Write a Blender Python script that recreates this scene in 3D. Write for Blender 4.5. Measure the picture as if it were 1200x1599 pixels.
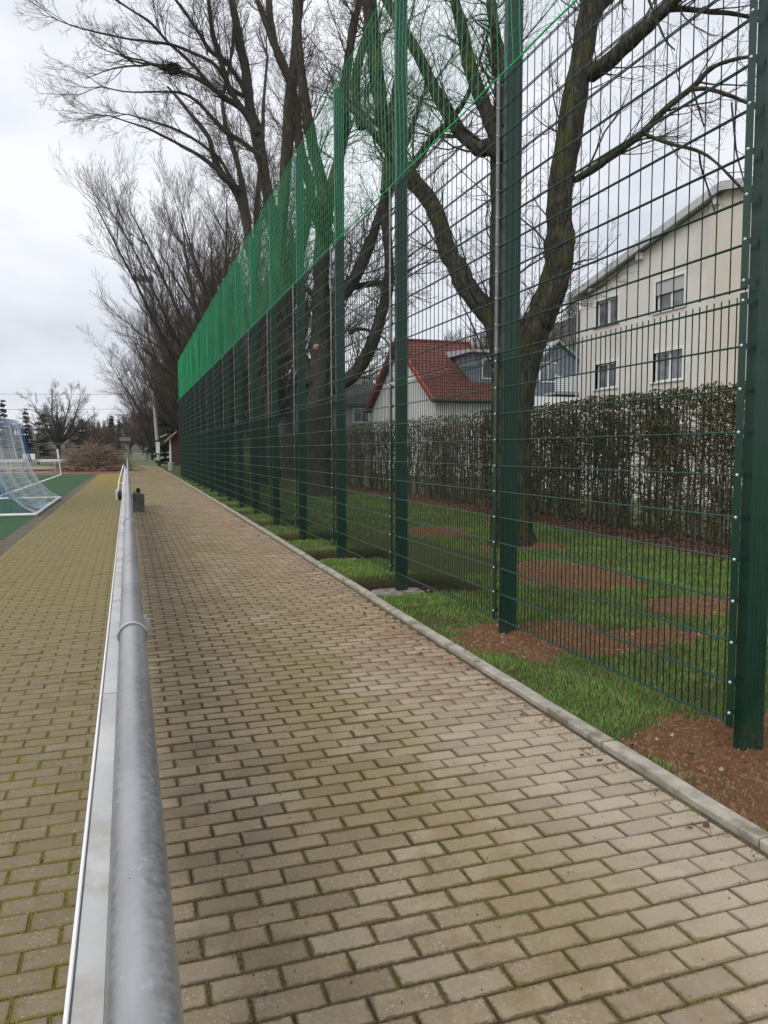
import bpy, math, random
import numpy as np
from mathutils import Vector, Matrix
for o in list(bpy.data.objects): bpy.data.objects.remove(o)
scene = bpy.context.scene
COL = scene.collection
R = math.radians

# ------------------------------------------------------------------ camera, world, sun, exposure
CAMZ = 1.45
FWD = Vector((0.3158959, 0.9454115, -0.0800426))
RGT = Vector((0.9483793, -0.3171259, -0.0028154))
UPV = Vector((0.0280453, 0.0750213, 0.9967875))
cam = bpy.data.cameras.new('camera')
cam.sensor_fit = 'HORIZONTAL'; cam.sensor_width = 36.0
cam.lens = 36.0*1196.35/1200.0
cam.clip_start = 0.05; cam.clip_end = 3000
camo = bpy.data.objects.new('camera', cam); COL.objects.link(camo)
M = Matrix((RGT, UPV, -FWD)).transposed().to_4x4(); M.translation = Vector((0, 0, CAMZ))
camo.matrix_world = M
scene.camera = camo

world = bpy.data.worlds.new('World'); scene.world = world; world.use_nodes = True
SUN_EL, SUN_AZ = R(42), R(235)
nt = world.node_tree; nt.nodes.clear()
def N(t, typ, **kw):
    n = t.nodes.new(typ)
    for k, v in kw.items(): setattr(n, k, v)
    return n
sky = N(nt, 'ShaderNodeTexSky', sky_type='NISHITA'); sky.sun_disc = False
sky.sun_elevation = SUN_EL; sky.sun_rotation = SUN_AZ
bg = N(nt, 'ShaderNodeBackground'); bg.inputs['Strength'].default_value = 0.1
out = N(nt, 'ShaderNodeOutputWorld')
tc = N(nt, 'ShaderNodeTexCoord')
mp = N(nt, 'ShaderNodeMapping'); mp.inputs['Scale'].default_value = (1.0, 1.0, 2.6); mp.inputs['Location'].default_value = (3.1, 1.7, 0.4)
nz = N(nt, 'ShaderNodeTexNoise'); nz.inputs['Scale'].default_value = 2.2; nz.inputs['Detail'].default_value = 5; nz.inputs['Roughness'].default_value = 0.5
rp = N(nt, 'ShaderNodeValToRGB')
rp.color_ramp.elements[0].position = 0.38; rp.color_ramp.elements[0].color = (6.7, 7.0, 7.75, 1)
rp.color_ramp.elements[1].position = 0.60; rp.color_ramp.elements[1].color = (9.4, 9.6, 10.1, 1)
mx = N(nt, 'ShaderNodeMix', data_type='RGBA'); mx.inputs[0].default_value = 0.93
L = nt.links.new
L(tc.outputs['Generated'], mp.inputs['Vector']); L(mp.outputs[0], nz.inputs['Vector']); L(nz.outputs['Fac'], rp.inputs['Fac'])
L(sky.outputs[0], mx.inputs[6]); L(rp.outputs[0], mx.inputs[7]); L(mx.outputs[2], bg.inputs['Color']); L(bg.outputs[0], out.inputs['Surface'])

sun = bpy.data.lights.new('sun', 'SUN'); sun.energy = 1.5; sun.angle = R(40); sun.color = (1.0, 0.97, 0.92)
suno = bpy.data.objects.new('sun', sun); COL.objects.link(suno)
sd = Vector((math.sin(SUN_AZ)*math.cos(SUN_EL), math.cos(SUN_AZ)*math.cos(SUN_EL), math.sin(SUN_EL)))
suno.rotation_euler = (-sd).to_track_quat('-Z', 'Y').to_euler()
suno.location = (0, 0, 30)
scene.view_settings.view_transform = 'Standard'; scene.view_settings.look = 'None'
scene.view_settings.exposure = 0.18; scene.view_settings.gamma = 1; scene.view_settings.use_curve_mapping = False

# ------------------------------------------------------------------ helpers
rng = np.random.default_rng(7); random.seed(11)
def hsh(ix, iy, s): 
    v = np.sin(ix*127.1+iy*311.7+s*74.7)*43758.5453
    return v-np.floor(v)
def noise2(x, y, s=0):
    x = np.asarray(x, float); y = np.asarray(y, float)
    ix = np.floor(x); iy = np.floor(y); fx = x-ix; fy = y-iy
    fx = fx*fx*(3-2*fx); fy = fy*fy*(3-2*fy)
    a = hsh(ix, iy, s); b = hsh(ix+1, iy, s); c = hsh(ix, iy+1, s); d = hsh(ix+1, iy+1, s)
    return a+(b-a)*fx+(c-a)*fy+(a-b-c+d)*fx*fy
def fbm(x, y, s=0, o=4):
    v = 0; a = .5
    for i in range(o): v = v+a*noise2(x*2**i, y*2**i, s+i*3.3); a *= .5
    return v
def tag(o, label=None, cat=None, group=None, kind=None):
    if label: o['label'] = label
    if cat: o['category'] = cat
    if group: o['group'] = group
    if kind: o['kind'] = kind
    return o
def link(name, me, parent=None, loc=None, rot=None, scale=None):
    o = bpy.data.objects.new(name, me); COL.objects.link(o)
    if parent: o.parent = parent
    if loc: o.location = loc
    if rot: o.rotation_euler = rot
    if scale: o.scale = scale
    return o
def empty(name, loc=(0, 0, 0), rz=0):
    o = bpy.data.objects.new(name, None); COL.objects.link(o); o.location = loc; o.rotation_euler = (0, 0, rz); o.empty_display_size = .2
    return o
def copy_tree(o, parent=None):
    kids = list(o.children)
    c = o.copy(); COL.objects.link(c)
    if parent: c.parent = parent
    for k in kids: copy_tree(k, c)
    return c
def np_mesh(name, V, F, mat=None, smooth=False, attr=None):
    """V (n,3), F (m,k) int"""
    V = np.ascontiguousarray(V, dtype=np.float32); F = np.ascontiguousarray(F, dtype=np.int32)
    me = bpy.data.meshes.new(name); m, k = F.shape
    me.vertices.add(len(V)); me.vertices.foreach_set('co', V.ravel())
    me.loops.add(m*k); me.loops.foreach_set('vertex_index', F.ravel())
    me.polygons.add(m); me.polygons.foreach_set('loop_start', np.arange(m, dtype=np.int32)*k)
    me.polygons.foreach_set('loop_total', np.full(m, k, dtype=np.int32))
    if smooth: me.polygons.foreach_set('use_smooth', np.ones(m, dtype=bool))
    if mat: me.materials.append(mat)
    if attr is not None:
        a = me.color_attributes.new('mask', 'FLOAT_COLOR', 'POINT'); a.data.foreach_set('color', np.ascontiguousarray(attr, dtype=np.float32).ravel())
    me.update(calc_edges=True)
    return me
class MB:
    def __init__(s): s.v = []; s.f = []; s.sm = []
    def add(s, vs, fs, smooth=False):
        b = len(s.v); s.v += [tuple(v) for v in vs]; s.f += [tuple(b+i for i in f) for f in fs]; s.sm += [smooth]*len(fs)
    def box(s, x0, x1, y0, y1, z0, z1):
        s.add([(x0,y0,z0),(x1,y0,z0),(x1,y1,z0),(x0,y1,z0),(x0,y0,z1),(x1,y0,z1),(x1,y1,z1),(x0,y1,z1)],
              [(0,3,2,1),(4,5,6,7),(0,1,5,4),(1,2,6,5),(2,3,7,6),(3,0,4,7)]); return s
    def bbox(s, x0, x1, y0, y1, z0, z1, c=.004):      # box with bevelled top
        s.add([(x0,y0,z0),(x1,y0,z0),(x1,y1,z0),(x0,y1,z0),(x0,y0,z1-c),(x1,y0,z1-c),(x1,y1,z1-c),(x0,y1,z1-c),
               (x0+c,y0+c,z1),(x1-c,y0+c,z1),(x1-c,y1-c,z1),(x0+c,y1-c,z1)],
              [(0,1,5,4),(1,2,6,5),(2,3,7,6),(3,0,4,7),(4,5,9,8),(5,6,10,9),(6,7,11,10),(7,4,8,11),(8,9,10,11)]); return s
    def obox(s, a, b, w, h, up=(0,0,1)):              # beam from a to b
        a = Vector(a); b = Vector(b); t = (b-a).normalized(); u = Vector(up); sd = t.cross(u)
        if sd.length < 1e-4: sd = t.cross(Vector((1,0,0)))
        sd.normalize(); u = sd.cross(t).normalized(); sd = sd*w/2; u = u*h/2
        s.add([a-sd-u,a+sd-u,a+sd+u,a-sd+u,b-sd-u,b+sd-u,b+sd+u,b-sd+u],[(0,1,2,3),(7,6,5,4),(0,4,5,1),(1,5,6,2),(2,6,7,3),(3,7,4,0)]); return s
    def tube(s, pts, rad, k=8, cap=True, smooth=True):
        pts = [Vector(p) for p in pts]; n = len(pts)
        if not hasattr(rad, '__len__'): rad = [rad]*n
        vs = []; prev = None
        for i in range(n):
            t = (pts[min(i+1,n-1)]-pts[max(i-1,0)]).normalized()
            if prev is None:
                prev = t.cross(Vector((0,0,1)));
                if prev.length < .1: prev = t.cross(Vector((1,0,0)))
            u = (prev - t*prev.dot(t)).normalized(); prev = u; w = t.cross(u)
            for j in range(k):
                a = 2*math.pi*j/k; vs.append(pts[i]+(u*math.cos(a)+w*math.sin(a))*rad[i])
        fs = [(i*k+j, i*k+(j+1)%k, (i+1)*k+(j+1)%k, (i+1)*k+j) for i in range(n-1) for j in range(k)]
        s.add(vs, fs, smooth)
        if cap: s.add(vs[:k], [tuple(range(k))[::-1]]); s.add(vs[-k:], [tuple(range(k))])
        return s
    def quad(s, a, b, c, d): s.add([a,b,c,d], [(0,1,2,3)]); return s
    def prism(s, poly, axis, a0, a1):                 # extrude a polygon along an axis
        n = len(poly)
        def P(p, a):
            return (a, p[0], p[1]) if axis == 'x' else ((p[0], a, p[1]) if axis == 'y' else (p[0], p[1], a))
        vs = [P(p, a0) for p in poly]+[P(p, a1) for p in poly]
        s.add(vs, [tuple(range(n))[::-1], tuple(range(n, 2*n))]+[(i,(i+1)%n,n+(i+1)%n,n+i) for i in range(n)]); return s
    def mesh(s, name, m=None):
        me = bpy.data.meshes.new(name); me.from_pydata(s.v, [], s.f)
        me.polygons.foreach_set('use_smooth', s.sm)
        if m: me.materials.append(m)
        me.update(); return me
    def build(s, name, m=None, parent=None, loc=None): return link(name, s.mesh(name, m), parent, loc)
def tubes_np(chains, k=3, rough=0):
    """chains: list of list of (x,y,z,r) -> V,F (quads)"""
    by = {}
    for c in chains: by.setdefault(len(c), []).append(c)
    Vs = []; Fs = []; base = 0
    ang = np.arange(k)*2*np.pi/k; ca = np.cos(ang); sa = np.sin(ang)
    for n, cs in by.items():
        if n < 2: continue
        A = np.array(cs, dtype=float); P = A[:, :, :3]; r = A[:, :, 3]; m = len(cs)
        T = np.empty_like(P); T[:, 1:-1] = P[:, 2:]-P[:, :-2]; T[:, 0] = P[:, 1]-P[:, 0]; T[:, -1] = P[:, -1]-P[:, -2]
        T /= np.linalg.norm(T, axis=2, keepdims=True)+1e-9
        mean = P[:, -1]-P[:, 0]; mean /= np.linalg.norm(mean, axis=1, keepdims=True)+1e-9
        ref = np.where(np.abs(mean[:, 2:3]) > .75, np.array([[1., 0.13, 0]]), np.array([[0, 0, 1.]]))[:, None, :]
        U = np.cross(T, np.broadcast_to(ref, T.shape)); U /= np.linalg.norm(U, axis=2, keepdims=True)+1e-9
        W = np.cross(T, U)
        V = P[:, :, None, :]+(U[:, :, None, :]*ca[None, None, :, None]+W[:, :, None, :]*sa[None, None, :, None])*r[:, :, None, None]
        if rough:
            C0 = P[:, :, None, :]; jj = np.broadcast_to(np.arange(k)[None, None, :], V.shape[:3]); ii = np.broadcast_to(np.arange(n)[None, :, None], V.shape[:3]); cc = np.broadcast_to(np.arange(m)[:, None, None]*17.3, V.shape[:3])
            an = 2*np.pi*jj/k; f_ = 1+rough*((noise2(3+2.6*np.cos(an)+cc, ii*.22+2.6*np.sin(an), 81)-.5)*1.3+(noise2(9*np.cos(an)+cc, ii*.35+9*np.sin(an), 82)-.5)*.9)
            V = C0+(V-C0)*f_[..., None]
        Vs.append(V.reshape(-1, 3))
        i = np.arange(n-1)[:, None]; j = np.arange(k)[None, :]; j2 = (j+1) % k
        q = np.stack([i*k+j, i*k+j2, (i+1)*k+j2, (i+1)*k+j], -1).reshape(-1, 4)
        q = (q[None]+(np.arange(m)*n*k)[:, None, None]+base).reshape(-1, 4)
        Fs.append(q); base += m*n*k
    return np.concatenate(Vs), np.concatenate(Fs)

# ------------------------------------------------------------------ materials
def new_mat(name, rough=.8, metal=0, spec=.5):
    m = bpy.data.materials.new(name); m.use_nodes = True; t = m.node_tree
    b = t.nodes['Principled BSDF']; b.inputs['Roughness'].default_value = rough; b.inputs['Metallic'].default_value = metal
    b.inputs['Specular IOR Level'].default_value = spec
    return m, t, b
def mixc(t, fac, a, b):
    n = t.nodes.new('ShaderNodeMix'); n.data_type = 'RGBA'
    for sock, v in ((n.inputs[0], fac), (n.inputs[6], a), (n.inputs[7], b)):
        if hasattr(v, 'is_output'): t.links.new(v, sock)
        elif hasattr(v, '__len__'): sock.default_value = (*v, 1) if len(v) == 3 else v
        else: sock.default_value = v
    return n.outputs[2]
def math_n(t, op, a, b=None, c=None, clamp=False):
    n = t.nodes.new('ShaderNodeMath'); n.operation = op; n.use_clamp = clamp
    for i, v in enumerate((a, b, c)):
        if v is None: continue
        if hasattr(v, 'is_output'): t.links.new(v, n.inputs[i])
        else: n.inputs[i].default_value = v
    return n.outputs[0]
def noise_n(t, vec, scale, detail=4, rough=.55, stretch=None):
    n = t.nodes.new('ShaderNodeTexNoise'); n.inputs['Scale'].default_value = scale; n.inputs['Detail'].default_value = detail; n.inputs['Roughness'].default_value = rough
    if stretch:
        m = t.nodes.new('ShaderNodeMapping'); m.inputs['Scale'].default_value = stretch; t.links.new(vec, m.inputs[0]); vec = m.outputs[0]
    t.links.new(vec, n.inputs['Vector']); return n.outputs['Fac']
def ramp(t, fac, p0, p1, v0=0.0, v1=1.0):
    n = t.nodes.new('ShaderNodeMapRange'); n.inputs[1].default_value = p0; n.inputs[2].default_value = p1; n.inputs[3].default_value = v0; n.inputs[4].default_value = v1
    n.interpolation_type = 'SMOOTHSTEP'
    if hasattr(fac, 'is_output'): t.links.new(fac, n.inputs[0])
    return n.outputs[0]
def pos(t): return t.nodes.new('ShaderNodeNewGeometry').outputs['Position']
def objc(t): return t.nodes.new('ShaderNodeTexCoord').outputs['Object']
def xyz(t, v):
    n = t.nodes.new('ShaderNodeSeparateXYZ'); t.links.new(v, n.inputs[0]); return n.outputs
def bump(t, b, h, dist, strength=1.0):
    n = t.nodes.new('ShaderNodeBump'); n.inputs['Distance'].default_value = dist; n.inputs['Strength'].default_value = strength
    t.links.new(h, n.inputs['Height']); t.links.new(n.outputs[0], b.inputs['Normal'])
def simple(name, c1, c2=None, scale=5, rough=.8, metal=0, bdist=0, bscale=60, spec=.5, world=True, stretch=None, lo=.35, hi=.65, c3=None, s3=1.2):
    m, t, b = new_mat(name, rough, metal, spec)
    v = pos(t) if world else objc(t)
    c = c1
    if c2: c = mixc(t, ramp(t, noise_n(t, v, scale, stretch=stretch), lo, hi), c1, c2)
    if c3: c = mixc(t, ramp(t, noise_n(t, v, s3, 5, .6), .5, .68), c, c3)
    if hasattr(c, 'is_output'): t.links.new(c, b.inputs['Base Color'])
    else: b.inputs['Base Color'].default_value = (*c, 1)
    if bdist: bump(t, b, noise_n(t, v, bscale, 3, .6, stretch=stretch), bdist)
    return m

BX, BY = 0.198, 0.0992          # paver pitch
PX0, PY0 = 0.068, 0.0628             # pattern phase
def brick_mat(name, side):
    m, t, b = new_mat(name, .82, 0, .35)
    p = pos(t); X, Y, Z = xyz(t, p)
    row = math_n(t, 'FLOOR', math_n(t, 'DIVIDE', math_n(t, 'SUBTRACT', Y, PY0), BY))
    fy = math_n(t, 'FRACT', math_n(t, 'DIVIDE', math_n(t, 'SUBTRACT', Y, PY0), BY))
    odd = math_n(t, 'FLOORED_MODULO', row, 2.0)
    xs = math_n(t, 'ADD', math_n(t, 'DIVIDE', math_n(t, 'SUBTRACT', X, PX0), BX), math_n(t, 'MULTIPLY', odd, .5))
    fx = math_n(t, 'FRACT', xs); col = math_n(t, 'FLOOR', xs)
    cb = t.nodes.new('ShaderNodeCombineXYZ'); t.links.new(col, cb.inputs[0]); t.links.new(row, cb.inputs[1])
    wn = t.nodes.new('ShaderNodeTexWhiteNoise'); wn.noise_dimensions = '2D'; t.links.new(cb.outputs[0], wn.inputs['Vector'])
    ex = math_n(t, 'MULTIPLY', math_n(t, 'MINIMUM', fx, math_n(t, 'SUBTRACT', 1.0, fx)), BX)
    ey = math_n(t, 'MULTIPLY', math_n(t, 'MINIMUM', fy, math_n(t, 'SUBTRACT', 1.0, fy)), BY)
    e = math_n(t, 'MINIMUM', ex, ey)
    n_big = noise_n(t, p, .9, 4, .6); n_mid = noise_n(t, p, 7, 5, .65); n_f = noise_n(t, p, 70, 4, .7); n_g = noise_n(t, p, 330, 2, .6)
    c = mixc(t, wn.outputs['Value'], (.365, .280, .172), (.445, .350, .225))
    c = mixc(t, ramp(t, n_mid, .3, .7), c, (.31, .235, .145))
    c = mixc(t, ramp(t, n_f, .42, .75, 0, .55), c, (.52, .435, .30))
    c = mixc(t, ramp(t, n_g, .5, .75, 0, .45), c, (.13, .095, .055))
    # light aggregate / lichen flecks
    vo = t.nodes.new('ShaderNodeTexVoronoi'); vo.inputs['Scale'].default_value = 62; vo.inputs['Randomness'].default_value = 1.0; t.links.new(p, vo.inputs['Vector'])
    fl = math_n(t, 'MULTIPLY', ramp(t, vo.outputs['Distance'], .34, .16), ramp(t, noise_n(t, p, 14, 3, .7), .46, .6))
    c = mixc(t, math_n(t, 'MULTIPLY', fl, .65 if side == 'R' else .75), c, (.56, .53, .45) if side == 'R' else (.52, .53, .47))
    sep = t.nodes.new('ShaderNodeSeparateColor'); t.links.new(wn.outputs['Color'], sep.inputs[0])
    c = mixc(t, ramp(t, sep.outputs[1], .70, .95, 0, .42), c, (.20, .155, .10))
    c = mixc(t, ramp(t, sep.outputs[2], .80, .98, 0, .40), c, (.50, .43, .32))
    c = mixc(t, ramp(t, noise_n(t, p, 2.6, 6, .7), .52, .66, 0, .42), c, (.185, .135, .082))
    # dirt creeping in from the joints
    rag = math_n(t, 'ADD', math_n(t, 'MULTIPLY', math_n(t, 'SUBTRACT', noise_n(t, p, 60, 5, .75), .5), .034), math_n(t, 'MULTIPLY', math_n(t, 'SUBTRACT', noise_n(t, p, 9, 3, .6), .5), .022))
    dj = ramp(t, math_n(t, 'ADD', e, rag), .0045, .0155, 1, 0)
    if side == 'R':
        c = mixc(t, math_n(t, 'MULTIPLY', dj, .82), c, (.115, .078, .040))
        # grey dry pavers beside the kerb, red soil trodden in further on, dirt by the rail
        kerb = math_n(t, 'MULTIPLY', ramp(t, X, 1.0, 1.75), ramp(t, Y, 6.0, 3.2))
        c = mixc(t, math_n(t, 'MULTIPLY', kerb, .38), c, (.47, .41, .34))
        red = math_n(t, 'MULTIPLY', math_n(t, 'MULTIPLY', ramp(t, X, .9, 2.0), ramp(t, Y, 3.0, 5.0)), ramp(t, noise_n(t, p, 1.3, 5, .65), .42, .62))
        c = mixc(t, math_n(t, 'MULTIPLY', red, .62), c, (.27, .165, .105))
        rail = math_n(t, 'MULTIPLY', ramp(t, X, .75, .2), ramp(t, noise_n(t, p, 2.2, 4, .6), .35, .6))
        c = mixc(t, math_n(t, 'MULTIPLY', rail, .36), c, (.155, .115, .07))
        ms = math_n(t, 'MULTIPLY', ramp(t, X, 1.9, 1.15), ramp(t, X, .35, .9))
        ms = math_n(t, 'MULTIPLY', ms, ramp(t, noise_n(t, p, 1.5, 6, .7, (1, .5, 1)), .40, .56))
        c = mixc(t, math_n(t, 'MULTIPLY', ms, .48), c, (.235, .175, .075))
        c = mixc(t, math_n(t, 'MULTIPLY', math_n(t, 'MULTIPLY', dj, ms), .8), c, (.15, .125, .032))
        far = math_n(t, 'MULTIPLY', ramp(t, Y, 14, 45), ramp(t, noise_n(t, p, .5, 4, .6, (1, .25, 1)), .40, .6))
        c = mixc(t, math_n(t, 'MULTIPLY', far, .5), c, (.19, .165, .06))
    else:
        mossd = math_n(t, 'MULTIPLY', dj, ramp(t, noise_n(t, p, 11, 4, .65), .42, .60))
        c = mixc(t, math_n(t, 'MULTIPLY', dj, .65), c, (.075, .058, .028))
        c = mixc(t, .70, c, (.145, .110, .062))
        c = mixc(t, ramp(t, noise_n(t, p, 21, 5, .75), .50, .64, 0, .62), c, (.15, .128, .034))
        c = mixc(t, math_n(t, 'MULTIPLY', mossd, .9), c, (.17, .15, .022))
        lich = math_n(t, 'MULTIPLY', ramp(t, noise_n(t, p, 75, 4, .65), .57, .65), ramp(t, noise_n(t, p, 5, 4, .65), .46, .60))
        c = mixc(t, math_n(t, 'MULTIPLY', lich, .6), c, (.42, .42, .37))
        g1 = math_n(t, 'MULTIPLY', ramp(t, Y, 4.5, 9.0), ramp(t, noise_n(t, p, 2.0, 5, .7), .30, .60, .45, 1))
        c = mixc(t, math_n(t, 'MULTIPLY', g1, .82), c, (.205, .172, .060))
        g2 = math_n(t, 'MULTIPLY', ramp(t, Y, 25, 50), .75)
        c = mixc(t, g2, c, (.30, .225, .045))
    t.links.new(c, b.inputs['Base Color'])
    hh = math_n(t, 'ADD', math_n(t, 'MULTIPLY', n_f, .6), math_n(t, 'MULTIPLY', n_g, .5))
    bump(t, b, hh, .0035, .9)
    return m
M_brickR = brick_mat('paver_path', 'R'); M_brickL = brick_mat('paver_apron', 'L')
M_jointR = simple('joint_soil', (.115, .078, .040), (.06, .042, .022), 30, .95, bdist=.006, bscale=120, c3=(.115, .105, .022), s3=2.2)
M_jointL = simple('joint_moss', (.15, .15, .018), (.05, .042, .018), 12, .95, bdist=.008, bscale=130, c3=(.15, .11, .02), s3=2.5)
M_moss = simple('moss_clump', (.145, .135, .020), (.19, .16, .024), 12, .95, bdist=.002, bscale=300)
M_kerb = simple('kerb_concrete', (.44, .40, .335), (.32, .29, .235), 9, .85, bdist=.002, bscale=160, c3=(.20, .17, .12), s3=7)
M_paint = simple('green_powder_coat', (.0022, .034, .0185), None, rough=.34)
def paint():
    m, t, b = new_mat('green_powder_coat_post', .34); p = pos(t); X, Y, Z = xyz(t, p)
    c = mixc(t, ramp(t, noise_n(t, p, 2.5, 4, .6, (1, 1, .3)), .4, .7), (.0022, .034, .0185), (.0035, .042, .025))
    c = mixc(t, math_n(t, 'MULTIPLY', ramp(t, noise_n(t, p, 60, 4, .7, (1, 1, .25)), .62, .72), .35), c, (.03, .07, .055))
    c = mixc(t, math_n(t, 'MULTIPLY', ramp(t, Z, .22, .0), ramp(t, noise_n(t, p, 30, 4, .7), .40, .7)), c, (.05, .05, .032))
    t.links.new(c, b.inputs['Base Color']); t.links.new(ramp(t, noise_n(t, p, 12, 4, .6), .3, .7, .28, .46), b.inputs['Roughness']); return m
M_post = paint()
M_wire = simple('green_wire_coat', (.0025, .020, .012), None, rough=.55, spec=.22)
M_wireh = simple('green_double_wire', (.010, .062, .044), None, rough=.32)  # paler copy of the wire coat; skylight on horizontals put into the colour
M_bar = simple('weathered_flat_steel', (.12, .14, .135), (.20, .21, .21), 3, .40, .45)  # paler grey puts the sky's sheen into the upper bars' colour
M_bolt = simple('stainless_bolt', (.52, .53, .53), None, rough=.35, metal=.6)
M_net = simple('green_net_cord', (.010, .52, .20), (.006, .42, .155), 6, .6)
M_galv = None
def galv():
    m, t, b = new_mat('galvanised_tube', .42, .85)
    p = pos(t)
    n1 = noise_n(t, p, 9, 4, .6, (1, .25, 1)); n2 = noise_n(t, p, 90, 3, .6)
    c = mixc(t, ramp(t, n1, .35, .68), (.47, .465, .465), (.36, .355, .36))
    c = mixc(t, ramp(t, noise_n(t, p, 26, 5, .7, (1, .5, 1)), .60, .70, 0, .55), c, (.62, .66, .68))
    c = mixc(t, ramp(t, noise_n(t, p, 48, 3, .6), .69, .73, 0, .6), c, (.14, .15, .16))
    t.links.new(c, b.inputs['Base Color'])
    t.links.new(ramp(t, n2, .3, .7, .34, .52), b.inputs['Roughness'])
    bump(t, b, n2, .0006, .6)
    return m
M_galv = galv()
M_alu = simple('board_aluminium', (.60, .60, .59), (.50, .50, .49), 6, .55, .25, bdist=.0006, bscale=60, c3=(.42, .40, .36), s3=8)
M_rim = simple('white_board_face', (.82, .82, .82), None, rough=.5)
M_backb = simple('grey_board_back', (.27, .28, .28), None, rough=.6)
def bark(name, c1, c2, moss=.5, mc=(.085, .085, .018)):
    m, t, b = new_mat(name, .92, 0, .2)
    p = pos(t); nrm = t.nodes.new('ShaderNodeNewGeometry').outputs['Normal']; NZ = xyz(t, nrm)[2]; X, Y, Z = xyz(t, p)
    n1 = noise_n(t, p, 16, 5, .7, (1, 1, .22)); n2 = noise_n(t, p, 3.2, 4, .6)
    c = mixc(t, ramp(t, n1, .35, .65), c1, c2)
    c = mixc(t, ramp(t, noise_n(t, p, 34, 4, .7), .56, .68, 0, .55), c, tuple(min(1, v*2.0) for v in c2))
    c = mixc(t, ramp(t, noise_n(t, p, 12, 5, .75, (1, 1, .35)), .52, .66, 0, .75), c, tuple(v*.55 for v in c1))
    mm = ramp(t, math_n(t, 'ADD', n2, math_n(t, 'MULTIPLY', NZ, .16)), .52, .64)
    c = mixc(t, math_n(t, 'MULTIPLY', mm, moss), c, mc)
    t.links.new(c, b.inputs['Base Color']); bump(t, b, math_n(t, 'ADD', n1, math_n(t, 'MULTIPLY', noise_n(t, p, 40, 4, .7, (1, 1, .3)), .6)), .04, 1.0); return m
M_bark = bark('mossy_maple_bark', (.026, .022, .016), (.088, .080, .066), .75, (.080, .078, .018))
M_bark2 = bark('grey_bark', (.032, .028, .022), (.086, .078, .064), .35, (.07, .072, .02))
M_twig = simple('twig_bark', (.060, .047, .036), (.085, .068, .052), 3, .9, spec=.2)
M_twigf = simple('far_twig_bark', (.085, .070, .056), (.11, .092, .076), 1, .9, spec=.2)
M_twigr = simple('reddish_twig', (.085, .055, .045), (.11, .075, .055), 2, .9, spec=.2)
M_grassb = simple('grass_blade', (.115, .22, .034), (.175, .30, .060), 2.4, .75, c3=(.30, .28, .14), s3=18, spec=.3)
M_leaflit = simple('dry_leaf', (.13, .060, .040), (.070, .034, .024), 20, .85, c3=(.20, .12, .075), s3=30)
M_hleaf = simple('hedge_leaf', (.060, .066, .022), (.105, .085, .034), 3, .7, c3=(.125, .07, .032), s3=5, spec=.3)
M_hstem = simple('hedge_stem', (.072, .058, .038), (.115, .096, .062), 12, .9)
M_concrete = simple('concrete', (.30, .295, .28), (.22, .215, .20), 8, .9, bdist=.003, bscale=90)
M_darkc = simple('mossy_concrete', (.16, .17, .155), (.10, .11, .095), 9, .9, bdist=.004, bscale=60)
M_rust = simple('rusty_steel', (.07, .035, .022), (.04, .022, .016), 40, .8, .3)
M_white = simple('white_paint', (.75, .76, .77), (.66, .67, .68), 4, .5)
M_netw = simple('white_net_cord', (.66, .70, .74), None, rough=.7)
M_netb = simple('blue_net_cord', (.035, .12, .42), None, rough=.7)
M_netlb = simple('pale_blue_net_cord', (.35, .50, .62), None, rough=.7)
M_turf = simple('artificial_turf', (.020, .072, .021), (.028, .092, .028), 5, .95, bdist=.01, bscale=90, c3=(.035, .095, .035), s3=.6)
M_tartan = simple('red_tartan', (.24, .075, .055), (.20, .07, .05), 3, .9)
M_sand = simple('beige_sand_pit', (.30, .26, .21), (.24, .21, .165), .6, .95)
M_meadow = simple('meadow_grass', (.095, .13, .042), (.13, .145, .06), .25, .95, c3=(.16, .14, .085), s3=.12)
M_ground = simple('earth', (.10, .11, .05), (.12, .11, .07), .1, .95)
M_gutter = simple('gutter_dirt', (.135, .105, .078), (.085, .068, .05), 5, .95, bdist=.006, bscale=60, c3=(.14, .13, .04), s3=2)
M_black = simple('black_paint', (.015, .016, .017), None, rough=.6)
M_wood = simple('weathered_wood', (.17, .14, .105), (.11, .09, .07), 6, .85, stretch=(4, 4, .6))
M_glass = simple('window_glass', (.05, .058, .065), (.17, .18, .19), 1.6, .06, spec=1.0)  # paler blotches put reflections into the pane colour
M_frame = simple('window_frame_white', (.74, .74, .73), None, rough=.45)
M_stucco = simple('cream_render', (.68, .645, .60), (.64, .61, .565), .7, .9, bdist=.003, bscale=45, c3=(.58, .55, .51), s3=.35)
M_stucco2 = simple('warm_cream_render', (.65, .59, .52), (.61, .555, .48), .7, .9, bdist=.003, bscale=45)
M_soffit = simple('grey_white_board', (.52, .52, .50), (.46, .46, .44), 2, .7)
M_shutter = simple('grey_shutter', (.47, .47, .47), None, rough=.6)
M_roofg = simple('grey_roof_sheet', (.20, .20, .20), (.16, .16, .16), 1, .8)
M_redtile = simple('red_clay_tile', (.115, .033, .024), (.155, .044, .030), 2.3, .8, c3=(.07, .027, .024), s3=5)
M_verge = simple('orange_verge_tile', (.36, .07, .035), (.30, .06, .03), 3, .7)
M_whitewall = simple('white_render', (.80, .80, .79), (.74, .74, .73), .5, .9)
M_slate = simple('blue_grey_slate', (.13, .150, .180), (.165, .185, .215), 3, .6)
M_dkroof = simple('dark_roof_tile', (.075, .072, .068), (.105, .10, .095), 3, .85)
M_greywall = simple('grey_render', (.34, .34, .33), (.28, .28, .27), .8, .9)
M_needle = simple('conifer_needles', (.016, .030, .017), (.028, .045, .024), 2, .85, spec=.2)
M_shrub = simple('evergreen_leaf', (.030, .042, .020), (.05, .06, .03), 2, .85, spec=.2)
M_hill = simple('wooded_hill', (.085, .080, .062), (.065, .066, .055), .03, 1.0)
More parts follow.
